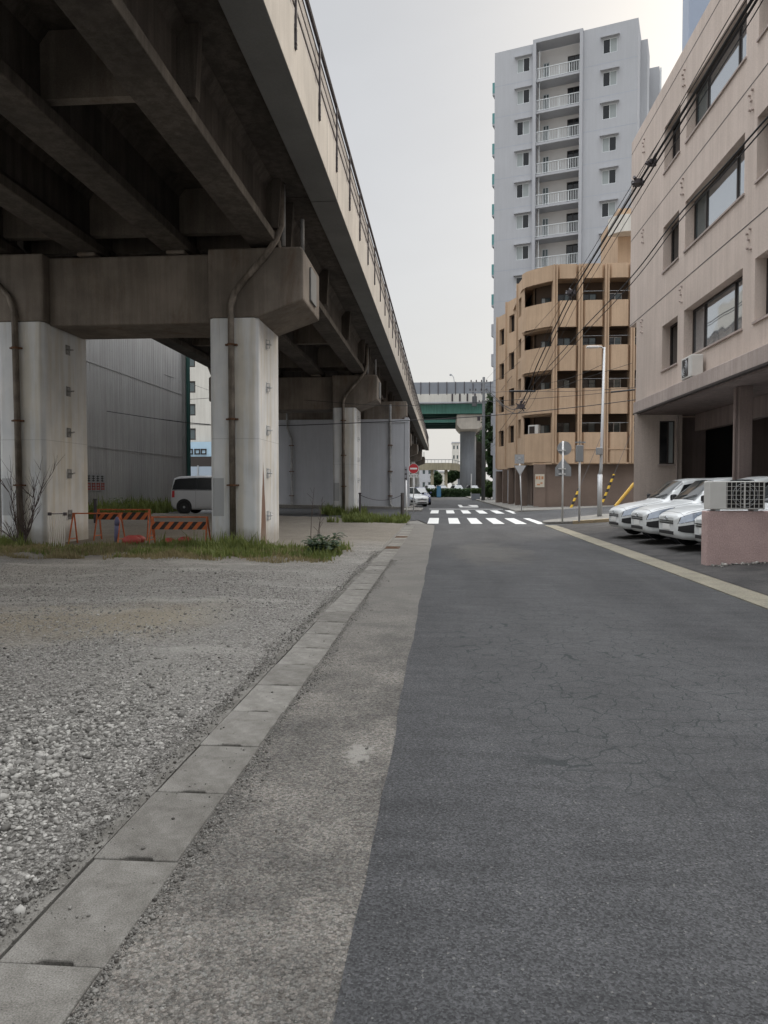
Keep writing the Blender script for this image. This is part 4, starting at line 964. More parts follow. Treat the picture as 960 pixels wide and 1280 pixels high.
def car(name, label, loc, rz, paint, D, group=None, face='work', detail=True):
    t = thing(name, label, 'car' if D is WAGON else 'van', loc, rz, group)
    st = np.array(D['st']); xsn = st[:, 0]
    def sec(x):
        r = [np.interp(x, xsn, st[:, j]) for j in range(1, 7)]
        w_, zb, zm, zs, yr, zt = r
        return np.array([(0, zb), (w_*.86, zb), (w_*.985, zb+.13), (w_, zm), (w_*.985, zs), (yr, zt-.075*(1 if zt > 1.2 else .5)), (yr*.84, zt-.015), (0, zt)])
    def S(x, v):
        P = sec(x); i = min(int(v), 6); f = v-i
        p0, p1, p2, p3 = P[max(i-1, 0)], P[i], P[i+1], P[min(i+2, 7)]
        T = .35
        m1, m2 = (p2-p0)*T, (p3-p1)*T
        if i in (3,): m2 = (p2-p1)*T
        if i in (4,): m1 = m2 = (p2-p1)
        h00 = 2*f**3-3*f**2+1; h10 = f**3-2*f**2+f; h01 = -2*f**3+3*f**2; h11 = f**3-f**2
        y, z = h00*p1+h10*m1+h01*p2+h11*m2
        return Vector((x, y, z))
    xs_ = sorted(set(np.round(np.concatenate([np.linspace(0, .5, 9), np.linspace(.5, D['L'], 30 if detail else 14), xsn]), 4)))
    vs = [0, 1, 1.4, 1.7, 2, 2.4, 3, 3.4, 3.75, 3.9, 4, 4.1, 4.5, 4.9, 5, 5.3, 5.6, 6, 6.5, 7]
    mb = MB(); rows = []
    for x in xs_:
        row = []
        for v in vs: row.append(S(x, v))
        row = row + [Vector((p.x, -p.y, p.z)) for p in row[-2:0:-1]]
        rows.append(row)
    n = len(rows[0]); mb.v = [tuple(p) for r in rows for p in r]
    for i in range(len(rows)-1):
        for j in range(n): mb.f.append((i*n+j, i*n+(j+1) % n, (i+1)*n+(j+1) % n, (i+1)*n+j)); mb.m.append(0)
    mb.f.append(tuple(range(n))); mb.f.append(tuple((len(rows)-1)*n+j for j in reversed(range(n)))); mb.m += [0, 0]
    body = mb.build('body', paint, t, smooth=True)
    try:
        for e in body.data.polygons[-2:]: e.use_smooth = False
    except Exception: pass
    def patch(nm, mat, xlo, xhi, v0, v1, parent=t, sides=(1, -1), nu=8, nv=5, off=.008):
        out = None
        for s in sides:
            mb = MB(); g = []
            for b in range(nv+1):
                v = v0+(v1-v0)*b/nv; f = b/nv
                a0 = xlo[0]+(xlo[1]-xlo[0])*f; a1 = xhi[0]+(xhi[1]-xhi[0])*f
                for a in range(nu+1):
                    x = a0+(a1-a0)*a/nu; p = S(x, v)
                    du = S(min(x+.01, D['L']), v)-S(max(x-.01, 0), v); dv = S(x, min(v+.02, 6.99))-S(x, max(v-.02, .01))
                    nn = dv.cross(du)
                    if nn.length > 1e-9: nn.normalize()
                    if nn.y < 0 and v < 5.5: nn = -nn
                    if v >= 5.5 and nn.z < 0: nn = -nn
                    p = p+nn*off; g.append((p.x, p.y*s, p.z))
            mb.v = g
            for b in range(nv):
                for a in range(nu): mb.f.append((b*(nu+1)+a, b*(nu+1)+a+1, (b+1)*(nu+1)+a+1, (b+1)*(nu+1)+a)); mb.m.append(0)
            out = mb.build(nm, mat, parent, smooth=True)
        return out
    # windscreen wraps over the centre: two halves in one mesh
    mb = MB(); g = []; nu, nv = 8, 12
    for b in range(nv+1):
        v = 5.25+(7-5.25)*2*min(b, nv-b)/nv if False else None
        q = -1+2*b/nv; v = 7-(7-5.06)*abs(q); s = 1 if q >= 0 else -1
        for a in range(nu+1):
            x = D['ws'][0]+(D['ws'][1]-D['ws'][0])*a/nu; p = S(x, v); g.append((p.x-.008, p.y*s, p.z+.01))
    mb.v = g
    for b in range(nv):
        for a in range(nu): mb.f.append((b*(nu+1)+a, b*(nu+1)+a+1, (b+1)*(nu+1)+a+1, (b+1)*(nu+1)+a)); mb.m.append(0)
    mb.build('windscreen', M['glass_car'], t, smooth=True)
    patch('pillar_trim', M['black'], (D['glass'][0][0]-.03, D['glass'][0][1]-.02), (D['glass'][2][2]+.03, D['glass'][2][3]+.03), 4.07, 4.93, off=.004, nu=20)
    for (a, b_, c, d) in D['glass']: patch('side_window', M['glass_dark'], (a, b_), (c, d), 4.1, 4.9)
    wm = t
    for x in D['wheels']:
        for s in (1, -1):
            wv = np.interp(x, xsn, st[:, 1]); R = D['wr']; yo = s*(wv+.012); yi = s*(wv-.2)
            MB().tube([(x, s*(wv-.1), R+.02), (x, s*(wv+.006), R+.02)], R+.055, 24).build('wheel_arch', M['black'], t)
            prof = [(yi, R*.9), (yi+s*.02, R), (yo-s*.03, R), (yo, R*.93), (yo, R*.68), (yo-s*.015, R*.64)]
            mb = MB(); nseg = 24; P = len(prof)
            mb.v = [(x+r*math.cos(2*PI*k/nseg), y, R+r*math.sin(2*PI*k/nseg)) for k in range(nseg) for (y, r) in prof]
            for k in range(nseg):
                for j in range(P-1): mb.f.append((k*P+j, k*P+j+1, ((k+1) % nseg)*P+j+1, ((k+1) % nseg)*P+j)); mb.m.append(0)
            wh = mb.build('wheel', M['rubber'], t, smooth=True)
            mb = MB().tube([(x, yo-s*.05, R), (x, yo-s*.03, R)], R*.66, 24)
            mb.build('rim_back', M['black'], wh)
            mb = MB()
            for k in range(7):
                a = 2*PI*k/7
                mb.obox((x-.02*math.sin(a)*-1, yo-s*.03, R-.02*math.cos(a)), (R*.62*math.cos(a), 0, R*.62*math.sin(a)), (.045*-math.sin(a), 0, .045*math.cos(a)), (0, s*.02, 0))
            mb.tube([(x, yo-s*.03, R), (x, yo-s*.004, R)], .06, 12)
            mb.build('rim', M['alloy'], wh)
    if detail:
        # front
        if face == 'work':
            patch('lamp_bezel', M['black'], (.035, .07), (.53, .65), 3.43, 3.99, off=.005)
            patch('headlight', M['lamp_clear'], (.05, .09), (.5, .62), 3.45, 3.97)
            patch('bumper_insert', M['black'], (.04, .045), (.36, .40), 2.2, 3.25)
        else:
            patch('headlight', M['lamp_clear'], (.012, .03), (.3, .34), 3.4, 3.96)
        for z, h_ in (((.555, .02), (.505, .02)) if D is WAGON else ((.7, .02), (.64, .02))):
            MB().box((-.012, -.4, z), (.004, .4, z+h_)).build('grille_slat', M['black'], t)
        MB().box((-.01, -.42, .28), (.004, .42, .35)).build('lower_grille', M['black'], t)
        MB().box((-.016, -.2, .375), (.002, .2, .49)).build('number_plate', M['white'], t, bevel=.004)
        bd = MB().tube([(-.014, .075*math.cos(a), .612+.04*math.sin(a)) for a in np.linspace(0, 2*PI, 17)], .009, 6, caps=False)
        bd.tube([(-.014, -.035, .628), (-.016, 0, .634), (-.014, .035, .628)], .007, 5).tube([(-.014, 0, .575), (-.016, 0, .634)], .007, 5)
        bd.build('badge', M['chrome'], t, smooth=True)
        MB().box((-.008, -.42, .532), (.003, .42, .545)).build('trim_bar', M['chrome'], t)
        for s in (1, -1):
            xm = D['glass'][0][0]+.02; wv = .86
            mr = MB().obox((xm-.05, s*wv, (1.12 if D is VAN else .94)), (.1, 0, 0), (.03, s*.17, .02), (0, 0, .14)).build('mirror', M['black'] if face == 'work' else paint, t, bevel=.025)
            for xh in (D['glass'][0][2]-.28, D['glass'][1][2]-.2):
                wv = np.interp(xh, xsn, st[:, 1]); MB().box((xh, s*(wv-.01), .86), (xh+.17, s*(wv+.018), .89)).build('door_handle', M['black'] if face == 'work' else paint, t)
        # door shut lines
        mb = MB()
        for xd in (1.36, D['glass'][0][2]+.04, D['glass'][1][2]+.04):
            for s in (1, -1):
                P = [S(xd, v) for v in np.linspace(2.0, 3.95, 8)]; mb.tube([(p.x, (p.y+.0015)*s, p.z) for p in P], .004, 4)
        for s in (1, -1):
            P = [S(x, 4.85) for x in np.linspace(.2, 1.1, 10)]; mb.tube([(p.x, (p.y)*s, p.z+.001) for p in P], .004, 4)
        P = [S(.13, v) for v in np.linspace(4.3, 6.99, 9)]; mb.tube([(p.x, p.y, p.z) for p in P]+[(p.x, -p.y, p.z) for p in P[::-1]], .004, 4)
        mb.build('shut_line', M['black'], t)
        mb = MB()
        for s in (1, -1):
            P = [S(x, 4.03) for x in np.linspace(1.2, D['L']-.1, 14)]; mb.tube([(p.x, (p.y+.004)*s, p.z) for p in P], .009, 5)
        mb.build('belt_trim', M['black'], t)
        mb = MB()
        for (yy, dz) in ((.5, 0), (-.1, .0)):
            mb.tube([(D['ws'][0]-.02, yy, S(D['ws'][0], 6.6).z+.02), (D['ws'][0]+.1, yy-.5, S(D['ws'][0]+.1, 6.6).z+.03)], .011, 5)
        mb.build('wiper', M['black'], t)
        for s in (1, -1): patch('tail_light', M['sign_red'], (D['L']-.2, D['L']-.2), (D['L']-.06, D['L']-.08), 3.4, 4.0, sides=(s,))
    return t
M['glass_car'] = plain('windscreen glass', (.035, .042, .044), .06, 0, 1.0)
GRP = 'white work wagons parked nose out'
def nose(px, yc): return (at(px-4, 660, y=yc).x-.2, yc+.7)
c1 = nose(788, 20.5); c2 = nose(820, 18.5); c3 = nose(861, 16.45)
for i, ((x, y), lb) in enumerate(((c1, 'white work wagon with black bumper inserts, farthest from the pink wall'), (c2, 'white work wagon second from the far end of the parked row'), (c3, 'white work wagon third from the far end, just beyond the air conditioner condenser'))):
    car('parked_wagon', lb, (x, y, .15), math.radians(4), M['car_white'], WAGON, GRP).scale = (1, 1, 1.06)
car('parked_wagon', 'white wagon half hidden behind the pink wall, only its nose showing', (5.26, 15.27, .15), math.radians(4), M['car_white'], WAGON, GRP, face='plain').scale = (1, 1, 1.06)
car('minivan', 'silver minivan with dark windows parked beside the grey warehouse', (-8.55, 35.9, .2), PI, M['car_silver'], VAN, face='plain')
car('hatchback', 'white and black car parked behind the no entry sign', (-1.55, 56.5, 0), math.radians(125), M['car_white'], WAGON, face='work')
car('dark_car', 'dark blue car parked just beyond the white car by the viaduct', (-1.7, 62.0, 0), math.radians(100), M['car_blue'], WAGON, face='plain')
far = [(-1.2, 'car_white', 'white'), (.35, 'car_black', 'black'), (2.5, 'car_silver', 'silver'), (4.6, 'car_black', 'dark grey')]
for x, mt, nm in far:
    car('distant_car', nm+' car in the distant row beyond the hedge' if nm != 'dark grey' else 'darkest car at the right end of the distant row', (x*1.25, 124, .35), PI/2+.25, M[mt], WAGON, 'distant cars beyond the hedge', detail=False)

# ------------------------------------------------------------------ pink wall and condenser
PW = tag(MB().box((4.87, 14.0, -.1), (9.5, 14.3, 1.06)).build('garden_wall', M['pink_wall'], bevel=.02), 'low pink roughcast wall carrying the condenser, at the forecourt edge', 'wall')
CD = thing('condenser', 'beige outdoor condenser with a square grid guard on top of the pink wall', 'air conditioner', (4.9, 13.98, 1.06))
MB().box((0, 0, .03), (.99, .3, .55)).build('case', M['offwhite'], CD, bevel=.015)
MB().box((.3, -.004, .06), (.955, .01, .53)).build('fan_opening', M['dark_void'], CD)
mb = MB()
for i in range(9): mb.box((.3+i*.081, -.03, .05), (.308+i*.081, -.018, .54))
for j in range(7): mb.box((.29, -.034, .05+j*.08), (.965, -.022, .057+j*.08))
mb.box((.29, -.03, .05), (.3, 0, .06)).box((.95, -.03, .05), (.965, 0, .06)).box((.29, -.03, .53), (.3, 0, .54)).box((.95, -.03, .53), (.965, 0, .54))
mb.box((.60, -.04, .05), (.625, -.028, .54))
mb.build('guard', M['offwhite'], CD)
mb = MB()
for r in (.08, .16, .22): mb.tube([(.63+r*math.cos(a), -.012, .295+r*math.sin(a)) for a in np.linspace(0, 2*PI, 25)], .006, 4)
mb.build('fan_ring', M['steel_bare'], CD)
for q in (.12, .8): MB().box((q, .02, 0), (q+.08, .28, .03)).build('foot', M['steel_grey'], CD)
N = 90; X = RNG.uniform(4.9, 6.6, N); Yp = 13.97-np.abs(RNG.normal(0, .12, N)); Sz = RNG.lognormal(math.log(.02), .5, N).clip(.008, .07)
tag(stones('wall_foot_rubble', np.stack([X, Yp, np.array([gz(x, 0) for x in X])+Sz*.3], 1), Sz), 'crumbled stones and dirt at the foot of the pink wall', 'rubble', kind='stuff')

# ------------------------------------------------------------------ posts and signs
def ring(n=24, r=1.0): return [(r*math.cos(2*PI*k/n), r*math.sin(2*PI*k/n)) for k in range(n)]
def plate(poly, y0, y1):
    return MB().extrude_xz(poly, y0, y1)
def pole(t, h, r, mat, lean=(0, 0)):
    return MB().tube([(0, 0, -.05), (lean[0]*h, lean[1]*h, h)], r, 10).build('pole', mat, t, smooth=True)
# no entry
p = at(517, 638.5, z=.1); SN = thing('no_entry_sign', 'red round no entry sign with a white bar on a slim white pole', 'road sign', (p.x, p.y, .1))
pole(SN, 2.75, .032, M['steel_white'])
d = plate([(x, z+2.5) for x, z in ring(32, .3)], -.05, -.035).build('disc', M['sign_red'], SN)
MB().box((-.21, -.056, 2.45), (.21, -.0505, 2.55)).build('bar', M['white'], d)
mb = MB(); R1 = ring(32, .3); R2 = ring(32, .283)
for k in range(32): mb.quad(*[(a[0], -.0525, a[1]+2.5) for a in (R1[k], R1[(k+1) % 32], R2[(k+1) % 32], R2[k])])
mb.build('rim', M['white'], d)
sp = MB().box((-.28, -.05, 1.98), (.28, -.037, 2.16)).build('text_plate', M['white'], SN)
mb = MB()
for x in (-.24, -.15, -.06, .03, .12, .21): 
    mb.box((x-.03, -.0545, 2.1), (x+.03, -.0505, 2.115)).box((x-.03, -.0545, 2.03), (x+.03, -.0505, 2.043)).box((x-.007, -.0545, 2.02), (x+.007, -.0505, 2.13)).box((x-.025, -.0545, 2.065), (x+.025, -.0505, 2.076))
mb.build('lettering', M['black'], sp)
# back of stop sign
p = at(652, 638, z=.22); SB = thing('stop_sign', 'inverted triangle sign with a small square plate above, seen from behind, by the tan house', 'road sign', (p.x, p.y, .2))
pole(SB, 2.85, .03, M['steel_white'], (-.045, 0))
plate([(-.44, 2.5), (.24, 2.5), (-.1, 1.92)], -.045, -.03).build('triangle_plate', M['steel_bare'], SB)
f = plate([(-.4, 2.475), (.2, 2.475), (-.1, 1.965)], -.052, -.0455).build('stiffener', M['steel_grey'], SB)
sq = MB().box((-.4, -.04, 2.6), (.12, -.025, 3.1)).build('square_plate', M['steel_bare'], SB)
MB().box((-.34, -.047, 2.66), (.06, -.0405, 2.69)).box((-.34, -.047, 3.0), (.06, -.0405, 3.03)).box((-.2, -.047, 2.72), (-.08, -.0405, 2.97)).box((-.28, -.047, 2.8), (0, -.0405, 2.84)).build('bracket', M['steel_grey'], sq)
# round and pentagon signs, backs
p = at(703, 650, z=.25); SC = thing('school_crossing_sign', 'grey backs of a round sign and a pentagon sign sharing one pole', 'road sign', (p.x, p.y, .2))
pole(SC, 3.05, .035, M['steel_white'])
plate([(x+.06, z+2.78) for x, z in ring(28, .27)], .04, .055).build('disc', M['steel_bare'], SC)
plate([(-.28, 1.72), (.32, 1.72), (.32, 2.05), (.02, 2.42), (-.28, 2.05)], .04, .055).build('pentagon_plate', M['steel_bare'], SC)
for z in (2.7, 2.0, 1.8): MB().box((-.16, -.045, z-.02), (.1, .04, z+.02)).build('clamp', M['steel_white'], SC)
p = at(724, 649, z=.3); SD = thing('signal_post', 'slim white post with a narrow grey box at its top', 'post', (p.x, p.y, .25))
pole(SD, 2.8, .038, M['steel_white'])
MB().box((-.14, -.1, 2.2), (.12, .1, 2.82)).build('box', M['steel_bare'], SD, bevel=.02); MB().box((-.17, -.06, 2.9), (.2, .02, 2.95)).build('bracket', M['steel_bare'], SD); MB().tube([(0, 0, 2.7), (0, 0, 3.0)], .02, 6).build('tip', M['steel_bare'], SD)
# street lamp
p = at(749.5, 642, z=.36); LP = thing('street_lamp', 'tall pale grey street lamp with a short flat arm', 'street lamp', (p.x, p.y, .3))
tp = at(756.7, 434, y=p.y); hl = tp.z-.3; MB().tube([(0, 0, -.1), (.0, 0, 1.75)], .1, 14).build('base_sleeve', M['steel_grey'], LP, smooth=True)
MB().tube([(0, 0, 1.7), (.04, 0, 2.0), (.13, 0, hl)], [.085, .065, .045], 12).build('pole', M['steel_grey'], LP, smooth=True)
MB().tube([(.13, 0, hl-.1), (.0, 0, hl+.02), (-.3, -.02, hl+.03)], .035, 8).build('arm', M['steel_grey'], LP, smooth=True)
MB().box((-.62, -.1, hl-.03), (-.1, .1, hl+.06)).build('lamp_head', M['steel_white'], LP, bevel=.03)
MB().box((-.16, -.13, 2.6), (.1, .13, 2.9)).build('service_box', M['steel_bare'], LP, bevel=.02)
# white post and chain posts on the left
p = at(508.5, 651, z=0); LPst = thing('marker_post', 'thin white post with black rings near its top, in the green weeds', 'post', (p.x, p.y, 0))
MB().tube([(0, 0, -.05), (-.03, 0, 1.8)], .033, 8).build('pole', M['steel_white'], LPst, smooth=True)
MB().tube([(-.03, 0, 1.8), (-.04, 0, 2.42)], .02, 8).build('upper_pole', M['rail_dark'], LPst, smooth=True)
mb = MB()
for z in (1.85, 2.05, 2.25): mb.box((-.09, -.03, z), (-.0, .03, z+.07))
mb.build('ring', M['rail_dark'], LPst)
CP = []
for px_, lb in ((450, 'dark chain post close to the second white pier'), (503, 'dark stubby post beside the thin white post')):
    p = at(px_, 646, z=0)
    q = MB().tube([(0, 0, -.1), (0, 0, 1.2)], .05 if px_ < 480 else .085, 8).box((-.07, -.07, 1.15), (.07, .07, 1.22)).build('chain_post', M['wood'] if px_ > 480 else M['rail_dark'], loc=(p.x, p.y, 0))
    tag(q, lb, 'post', 'chain posts at the lot edge'); CP.append(p)
a_, b_ = CP; mb = MB(); n = 40
mb.tube([(a_.x+(b_.x-a_.x)*i/n, a_.y+(b_.y-a_.y)*i/n, 1.12-.28*(1-(2*i/n-1)**2)) for i in range(n+1)], .016, 5)
tag(mb.build('chain', M['rail_dark']), 'sagging dark chain between two short posts at the lot edge', 'chain')
# guy wire guards
for (a, b_, mt, lb) in (((713.6, 635, 46.5), (724.6, 609, 46.8), 'hazard_yellow', 'black and yellow guy wire guard leaning by the brown wall, left of the lamp'), ((753, 628, 46.5), (767.5, 593, 46.8), 'hazard_yellow', 'black and yellow guy wire guard leaning just right of the street lamp'), ((769, 633, 33.5), (792.5, 604.5, 33.8), 'yellow', 'plain yellow guy wire guard leaning behind the first white wagon')):
    A_ = at(a[0], a[1], y=a[2]); B_ = at(b_[0], b_[1], y=b_[2])
    t = thing('guy_wire', lb, 'guy wire', A_)
    MB().tube([(0, 0, 0), tuple(B_-A_)], .075, 8).build('guard', M[mt], t)
    MB().tube([tuple((A_-B_)*.12), tuple((B_-A_)*3.4)], .012, 5).build('wire', M['wire_grey'], t)
# utility pole down the street
p = at(604, 627, z=0); UP = thing('utility_pole', 'dark concrete utility pole carrying many cables, beyond the junction', 'utility pole', (p.x, p.y, 0))
MB().tube([(0, 0, -.1), (0, 0, 12.9)], [.2, .13], 12).build('pole', M['pole_conc'], UP, smooth=True)
for z, w_ in ((12.3, 1.4), (11.4, 1.5), (10.2, .9)): 
    ca = MB().box((-w_, -.05, z), (w_*.35, .05, z+.1)).build('crossarm', M['steel_bare'], UP)
    for k in range(4):
        x = -w_+.1+k*(w_*1.3/3.4); MB().tube([(x, 0, z+.1), (x, 0, z+.32)], .06, 8).build('insulator', M['rail_dark'], ca)
MB().tube([(-.95, -.1, 9.9), (-.95, -.1, 10.9)], .26, 10).build('transformer', M['pole_conc'], UP)
MB().tube([(-.5, -.1, 8.4), (-.5, -.1, 8.8)], .16, 8).build('junction_box', M['rail_dark'], UP)

# ------------------------------------------------------------------ overhead cables
def cable(lb, pts, r, mat='cable', clips=(), sag=0, name='cable'):
    P = [at(a, b_, y=c) if not isinstance(a, Vector) else a for a, b_, c in pts]
    # smooth the run
    Q = []
    for i in range(len(P)-1):
        p0, p1, p2, p3 = P[max(i-1, 0)], P[i], P[i+1], P[min(i+2, len(P)-1)]
        for k in range(8):
            f = k/8; q = .5*((2*p1)+(p2-p0)*f+(2*p0-5*p1+4*p2-p3)*f*f+(3*p1-p0-3*p2+p3)*f**3)
            q.z -= sag*math.sin(PI*(i+f)/(len(P)-1)); Q.append(q)
    Q.append(P[-1])
    o = MB().tube(Q, r, 6).build(name, M[mat], smooth=True); tag(o, lb, 'cable', 'overhead cables')
    for (i0, i1, rr) in clips:
        pa, pb = Q[int(i0*(len(Q)-1))], Q[int(i1*(len(Q)-1))]
        c = MB().tube([pa, pb], rr, 8).build('splice', M['cable'], o)
    return o
def hub(px_, py_, y, lb, s=.16):
    p = at(px_, py_, y=y); mb = MB()
    for k in range(7):
        a = random.uniform(0, 2*PI); v = Vector((math.cos(a), random.uniform(-1.5, 1.5), math.sin(a)))*s
        mb.tube([tuple(-v*.4), tuple(v)], .035, 6)
    mb.box((-s*.6, -s, -s*.4), (s*.6, s, s*.3))
    tag(mb.build('cable_clamp', M['rail_dark'], loc=p), lb, 'cable clamp')
main = [(1010, -110, 9.0), (940, 0, 10.3), (872, 110, 12.8), (838, 165, 14.6), (800, 226, 17), (752, 305, 22), (714, 368, 27.5), (694, 408, 32), (672, 455, 37), (650, 507, 42), (632, 508, 52), (612, 490, 68), (604, 486, 77)]
off = lambda L_, dx, dy: [(a+dx*(1 if 0 < i < len(L_)-1 else .3), b_+dy*(1 if 0 < i < len(L_)-1 else .3), c) for i, (a, b_, c) in enumerate(L_)]
cable('thick twisted black cable running down from the top right to the far utility pole', main, .027)
cable('second thick black cable hanging slightly below its twin from the top right', off(main, 3, 5), .02)
cable('thin messenger wire just above the two thick black cables', off(main, -5, -3), .009)
cable('loose thin wire drooping beside the thick cables', off(main, 12, 3), .009)
cable('thin wire crossing high over the office windows', [(985, -70, 8.5), (925, 0, 10.2), (816, 191, 15.5), (770, 272, 21), (720, 350, 28), (660, 420, 40), (604, 478, 77)], .008)
hub(797, 228, 17, 'upper cluster of cable clamps in front of the office wall', .13); hub(815, 203, 16, 'small clamp cluster just above the upper one', .11)
hub(714, 366, 27.5, 'cable clamp cluster before the top balcony of the tan house', .2); hub(651, 508, 42, 'lowest cable clamp cluster beside the corner of the tan house', .3)
sec = [(1000, 105, 9.8), (960, 146, 11), (900, 214, 13), (846, 272, 15.6), (786, 350, 21), (714, 427, 30), (660, 490, 42), (618, 548, 68), (606, 560, 77)]
cable('dark cable running low across the office windows to the far pole', sec, .016); cable('thin wire looping around the low dark cable', off(sec, 3, 5), .012)
cable('black cable crossing the street at second floor height, the lowest crossing one', [(120, 512, 33), (250, 530, 34), (350, 532, 35), (480, 527, 35), (600, 520.5, 35), (720, 509, 35), (800, 499, 35)], .02)
cable('thin grey cable crossing the street above the lowest one', [(380, 500, 36), (480, 507, 36), (555, 505, 36), (640, 500, 36), (720, 494.5, 36), (775, 489, 36), (805, 486, 36)], .012, clips=((.8, .93, .04),))
cable('cable with a thick black sleeve crossing before the tan house', [(604, 492, 77), (637, 489, 44), (669, 489, 43), (720, 489, 41), (800, 484, 38)], .012, clips=((.25, .5, .055),))
cable('drooping wire from the far pole to the street lamp', [(604, 482, 77), (640, 486, 60), (680, 480, 50), (720, 470, 42), (752, 456, 38)], .012)
cable('drooping wire below the one that reaches the street lamp', [(604, 486, 77), (640, 494, 60), (690, 487, 48), (730, 473, 40), (790, 454, 38)], .012)
cable('thin wire from the far pole rising to the corner roof of the tan house', [(600, 481, 77), (622, 474, 62), (650, 452, 51)], .014)
cable('slack thin wire from the far pole to the tan house, third balcony', [(606, 497, 77), (625, 507, 62), (654, 505, 51)], .014)
cable('drooping wire loop just right of the far pole top', [(604, 480, 77), (612, 495, 72), (622, 492, 66), (640, 470, 55)], .016)
cable('slack cable along the grey warehouse wall, the upper one', [(60, 395, 30), (130, 434, 33), (170, 455, 37), (225, 475, 43), (262, 488, 55)], .014, 'wire_grey')
cable('slack cable along the grey warehouse wall, the lower one', [(60, 480, 30), (120, 497, 33), (180, 518, 38), (225, 527, 43), (262, 530, 55)], .014, 'wire_grey')
cable('dark wire before the off white block, the upper one', [(222, 500, 60), (240, 499, 60), (262, 497.5, 60), (300, 494, 60)], .02)
cable('dark wire before the off white block, the lower one', [(222, 530, 60), (240, 530.5, 60), (262, 531.5, 60), (300, 530, 60)], .02)

# ------------------------------------------------------------------ barricades and site clutter under the viaduct
def barricade(lb, x0, x1, y, h=.8, board=True, zb=.55, tilt=0, brail=None):
    L_ = x1-x0; t = thing('barricade', lb, 'barricade', ((x0+x1)/2, y, gz(x0, y)), math.radians(tilt), 'orange folding barricades')
    for s in (-1, 1):
        for d in (-1, 1):
            lg = MB().tube([(s*L_/2, d*.24, 0), (s*(L_/2-.03), d*.02, h)], .022, 6).build('leg', M['orange'], t)
        MB().tube([(s*(L_/2-.005), -.2, .13), (s*(L_/2-.005), .2, .13)], .014, 5).build('leg_brace', M['orange'], t)
    MB().tube([(-L_/2, 0, h), (L_/2, 0, h)], .02, 6).build('top_rail', M['orange'], t)
    if board: MB().box((-L_/2+.03, -.075, zb-.1), (L_/2-.03, -.055, zb+.1)).build('board', M['hazard_orange'], t, bevel=.004)
    return t
xb = lambda px_, y: at(px_, 660, y=y).x
barricade('bare orange barricade frame without a board, beside the left pier', xb(91, 18.9), xb(152, 18.9), 18.9, .8, False)
barricade('orange barricade with a striped board behind the bare frame', xb(122, 20.0), xb(188, 20.0), 20.0, .86, True, .68)
barricade('orange barricade with a striped board nearest the right pier', xb(190, 18.7), xb(260, 18.7), 18.7, .72, True, .5, 2)
def weight(x, y, lb, s=1.0):
    mb = MB(); n = 18
    prof = [(0, 0), (.2, 0), (.235, .03), (.23, .07), (.13, .1), (.09, .11), (.08, .06), (0, .06)]
    P = len(prof); mb.v = [(r*s*.8*math.cos(2*PI*k/n), r*s*.7*math.sin(2*PI*k/n), z*s*1.6) for k in range(n) for r, z in prof]
    for k in range(n):
        for j in range(P-1): mb.f.append((k*P+j, k*P+j+1, ((k+1) % n)*P+j+1, ((k+1) % n)*P+j)); mb.m.append(0)
    tag(mb.build('barricade_weight', M['red'], smooth=True, loc=(x, y, gz(x, y)+.02)), lb, 'weight', 'red barricade weights')
weight(xb(164, 18.5), 18.5, 'red rubber weight under the gap between two barricades', 1.3); weight(xb(211, 18.4), 18.4, 'red rubber weight left of the one nearest the right pier', 1.0); weight(xb(231, 18.35), 18.35, 'red rubber weight nearest the right pier', 1.2); weight(xb(172, 19.1), 19.1, 'red rubber weight lying just behind another in the barricade gap', 1.1)
RG = MB().tube([(0, 0, .72), (.015, -.02, .6), (-.01, 0, .5)], [.03, .07, .06], 8).tube([(-.01, 0, .5), (-.03, 0, .2), (-.05, 0, .05)], [.06, .05, .03], 8)
tag(RG.build('rag', plain('blue grey cloth', (.12, .12, .2), .9, var=.3), smooth=True, loc=(xb(147, 18.75), 18.72, 0)), 'blue grey cloth hanging from the end of the bare barricade', 'cloth')
FG = thing('folding_gate', 'folded white expanding gate leaning on the left pier', 'gate', (xb(69, 17.85), 17.9, 0))
mb = MB()
for k in range(8):
    x = -.2+k*.056; MB().tube([(x, 0, 0), (x+.02, .02, .3), (x-.012, .05, .6), (x, .08, .82)], .011, 5).build('slat', M['offwhite'], FG)
MB().tube([(-.24, .08, .82), (.24, .08, .83)], .012, 5).box((-.24, .03, .78), (-.17, .1, .86)).box((.17, .03, .78), (.24, .1, .86)).build('top_bar', M['rail_dark'], FG)
NB = thing('notice_board', 'small white notice with black and red writing on the warehouse wall', 'notice', (-15.38, 31.7, 1.75))
MB().box((-.02, -.92, -.42), (.0, .92, .32)).build('board', M['steel_bare'], NB)
mb = MB()
for k in range(4):
    mb = MB()
    for zz in (.02, .12, .22): mb.box((.002, -.8+k*.42, zz), (.006, -.55+k*.42, zz+.035))
    mb.box((.002, -.7+k*.42, .0), (.006, -.65+k*.42, .27)); mb.build('black_writing', M['black'], NB)
mb = MB()
for k in range(4):
    for zz in (-.36, -.24, -.12): mb.box((.002, -.85+k*.44, zz), (.006, -.52+k*.44, zz+.05))
    mb.box((.002, -.82+k*.44, -.38), (.006, -.76+k*.44, -.05)); mb.box((.002, -.6+k*.44, -.38), (.006, -.54+k*.44, -.05))
mb.build('red_writing', M['red'], NB)
tag(MB().tube([(0, 0, -.1), (0, 0, 1.0)], .06, 8).tube([(0, 0, 1.0), (0, 0, 1.06)], .075, 8).build('bollard', M['rail_dark'], loc=(at(119, 640, y=27).x, 27, 0)), 'dark stub post just behind the left pier', 'post')

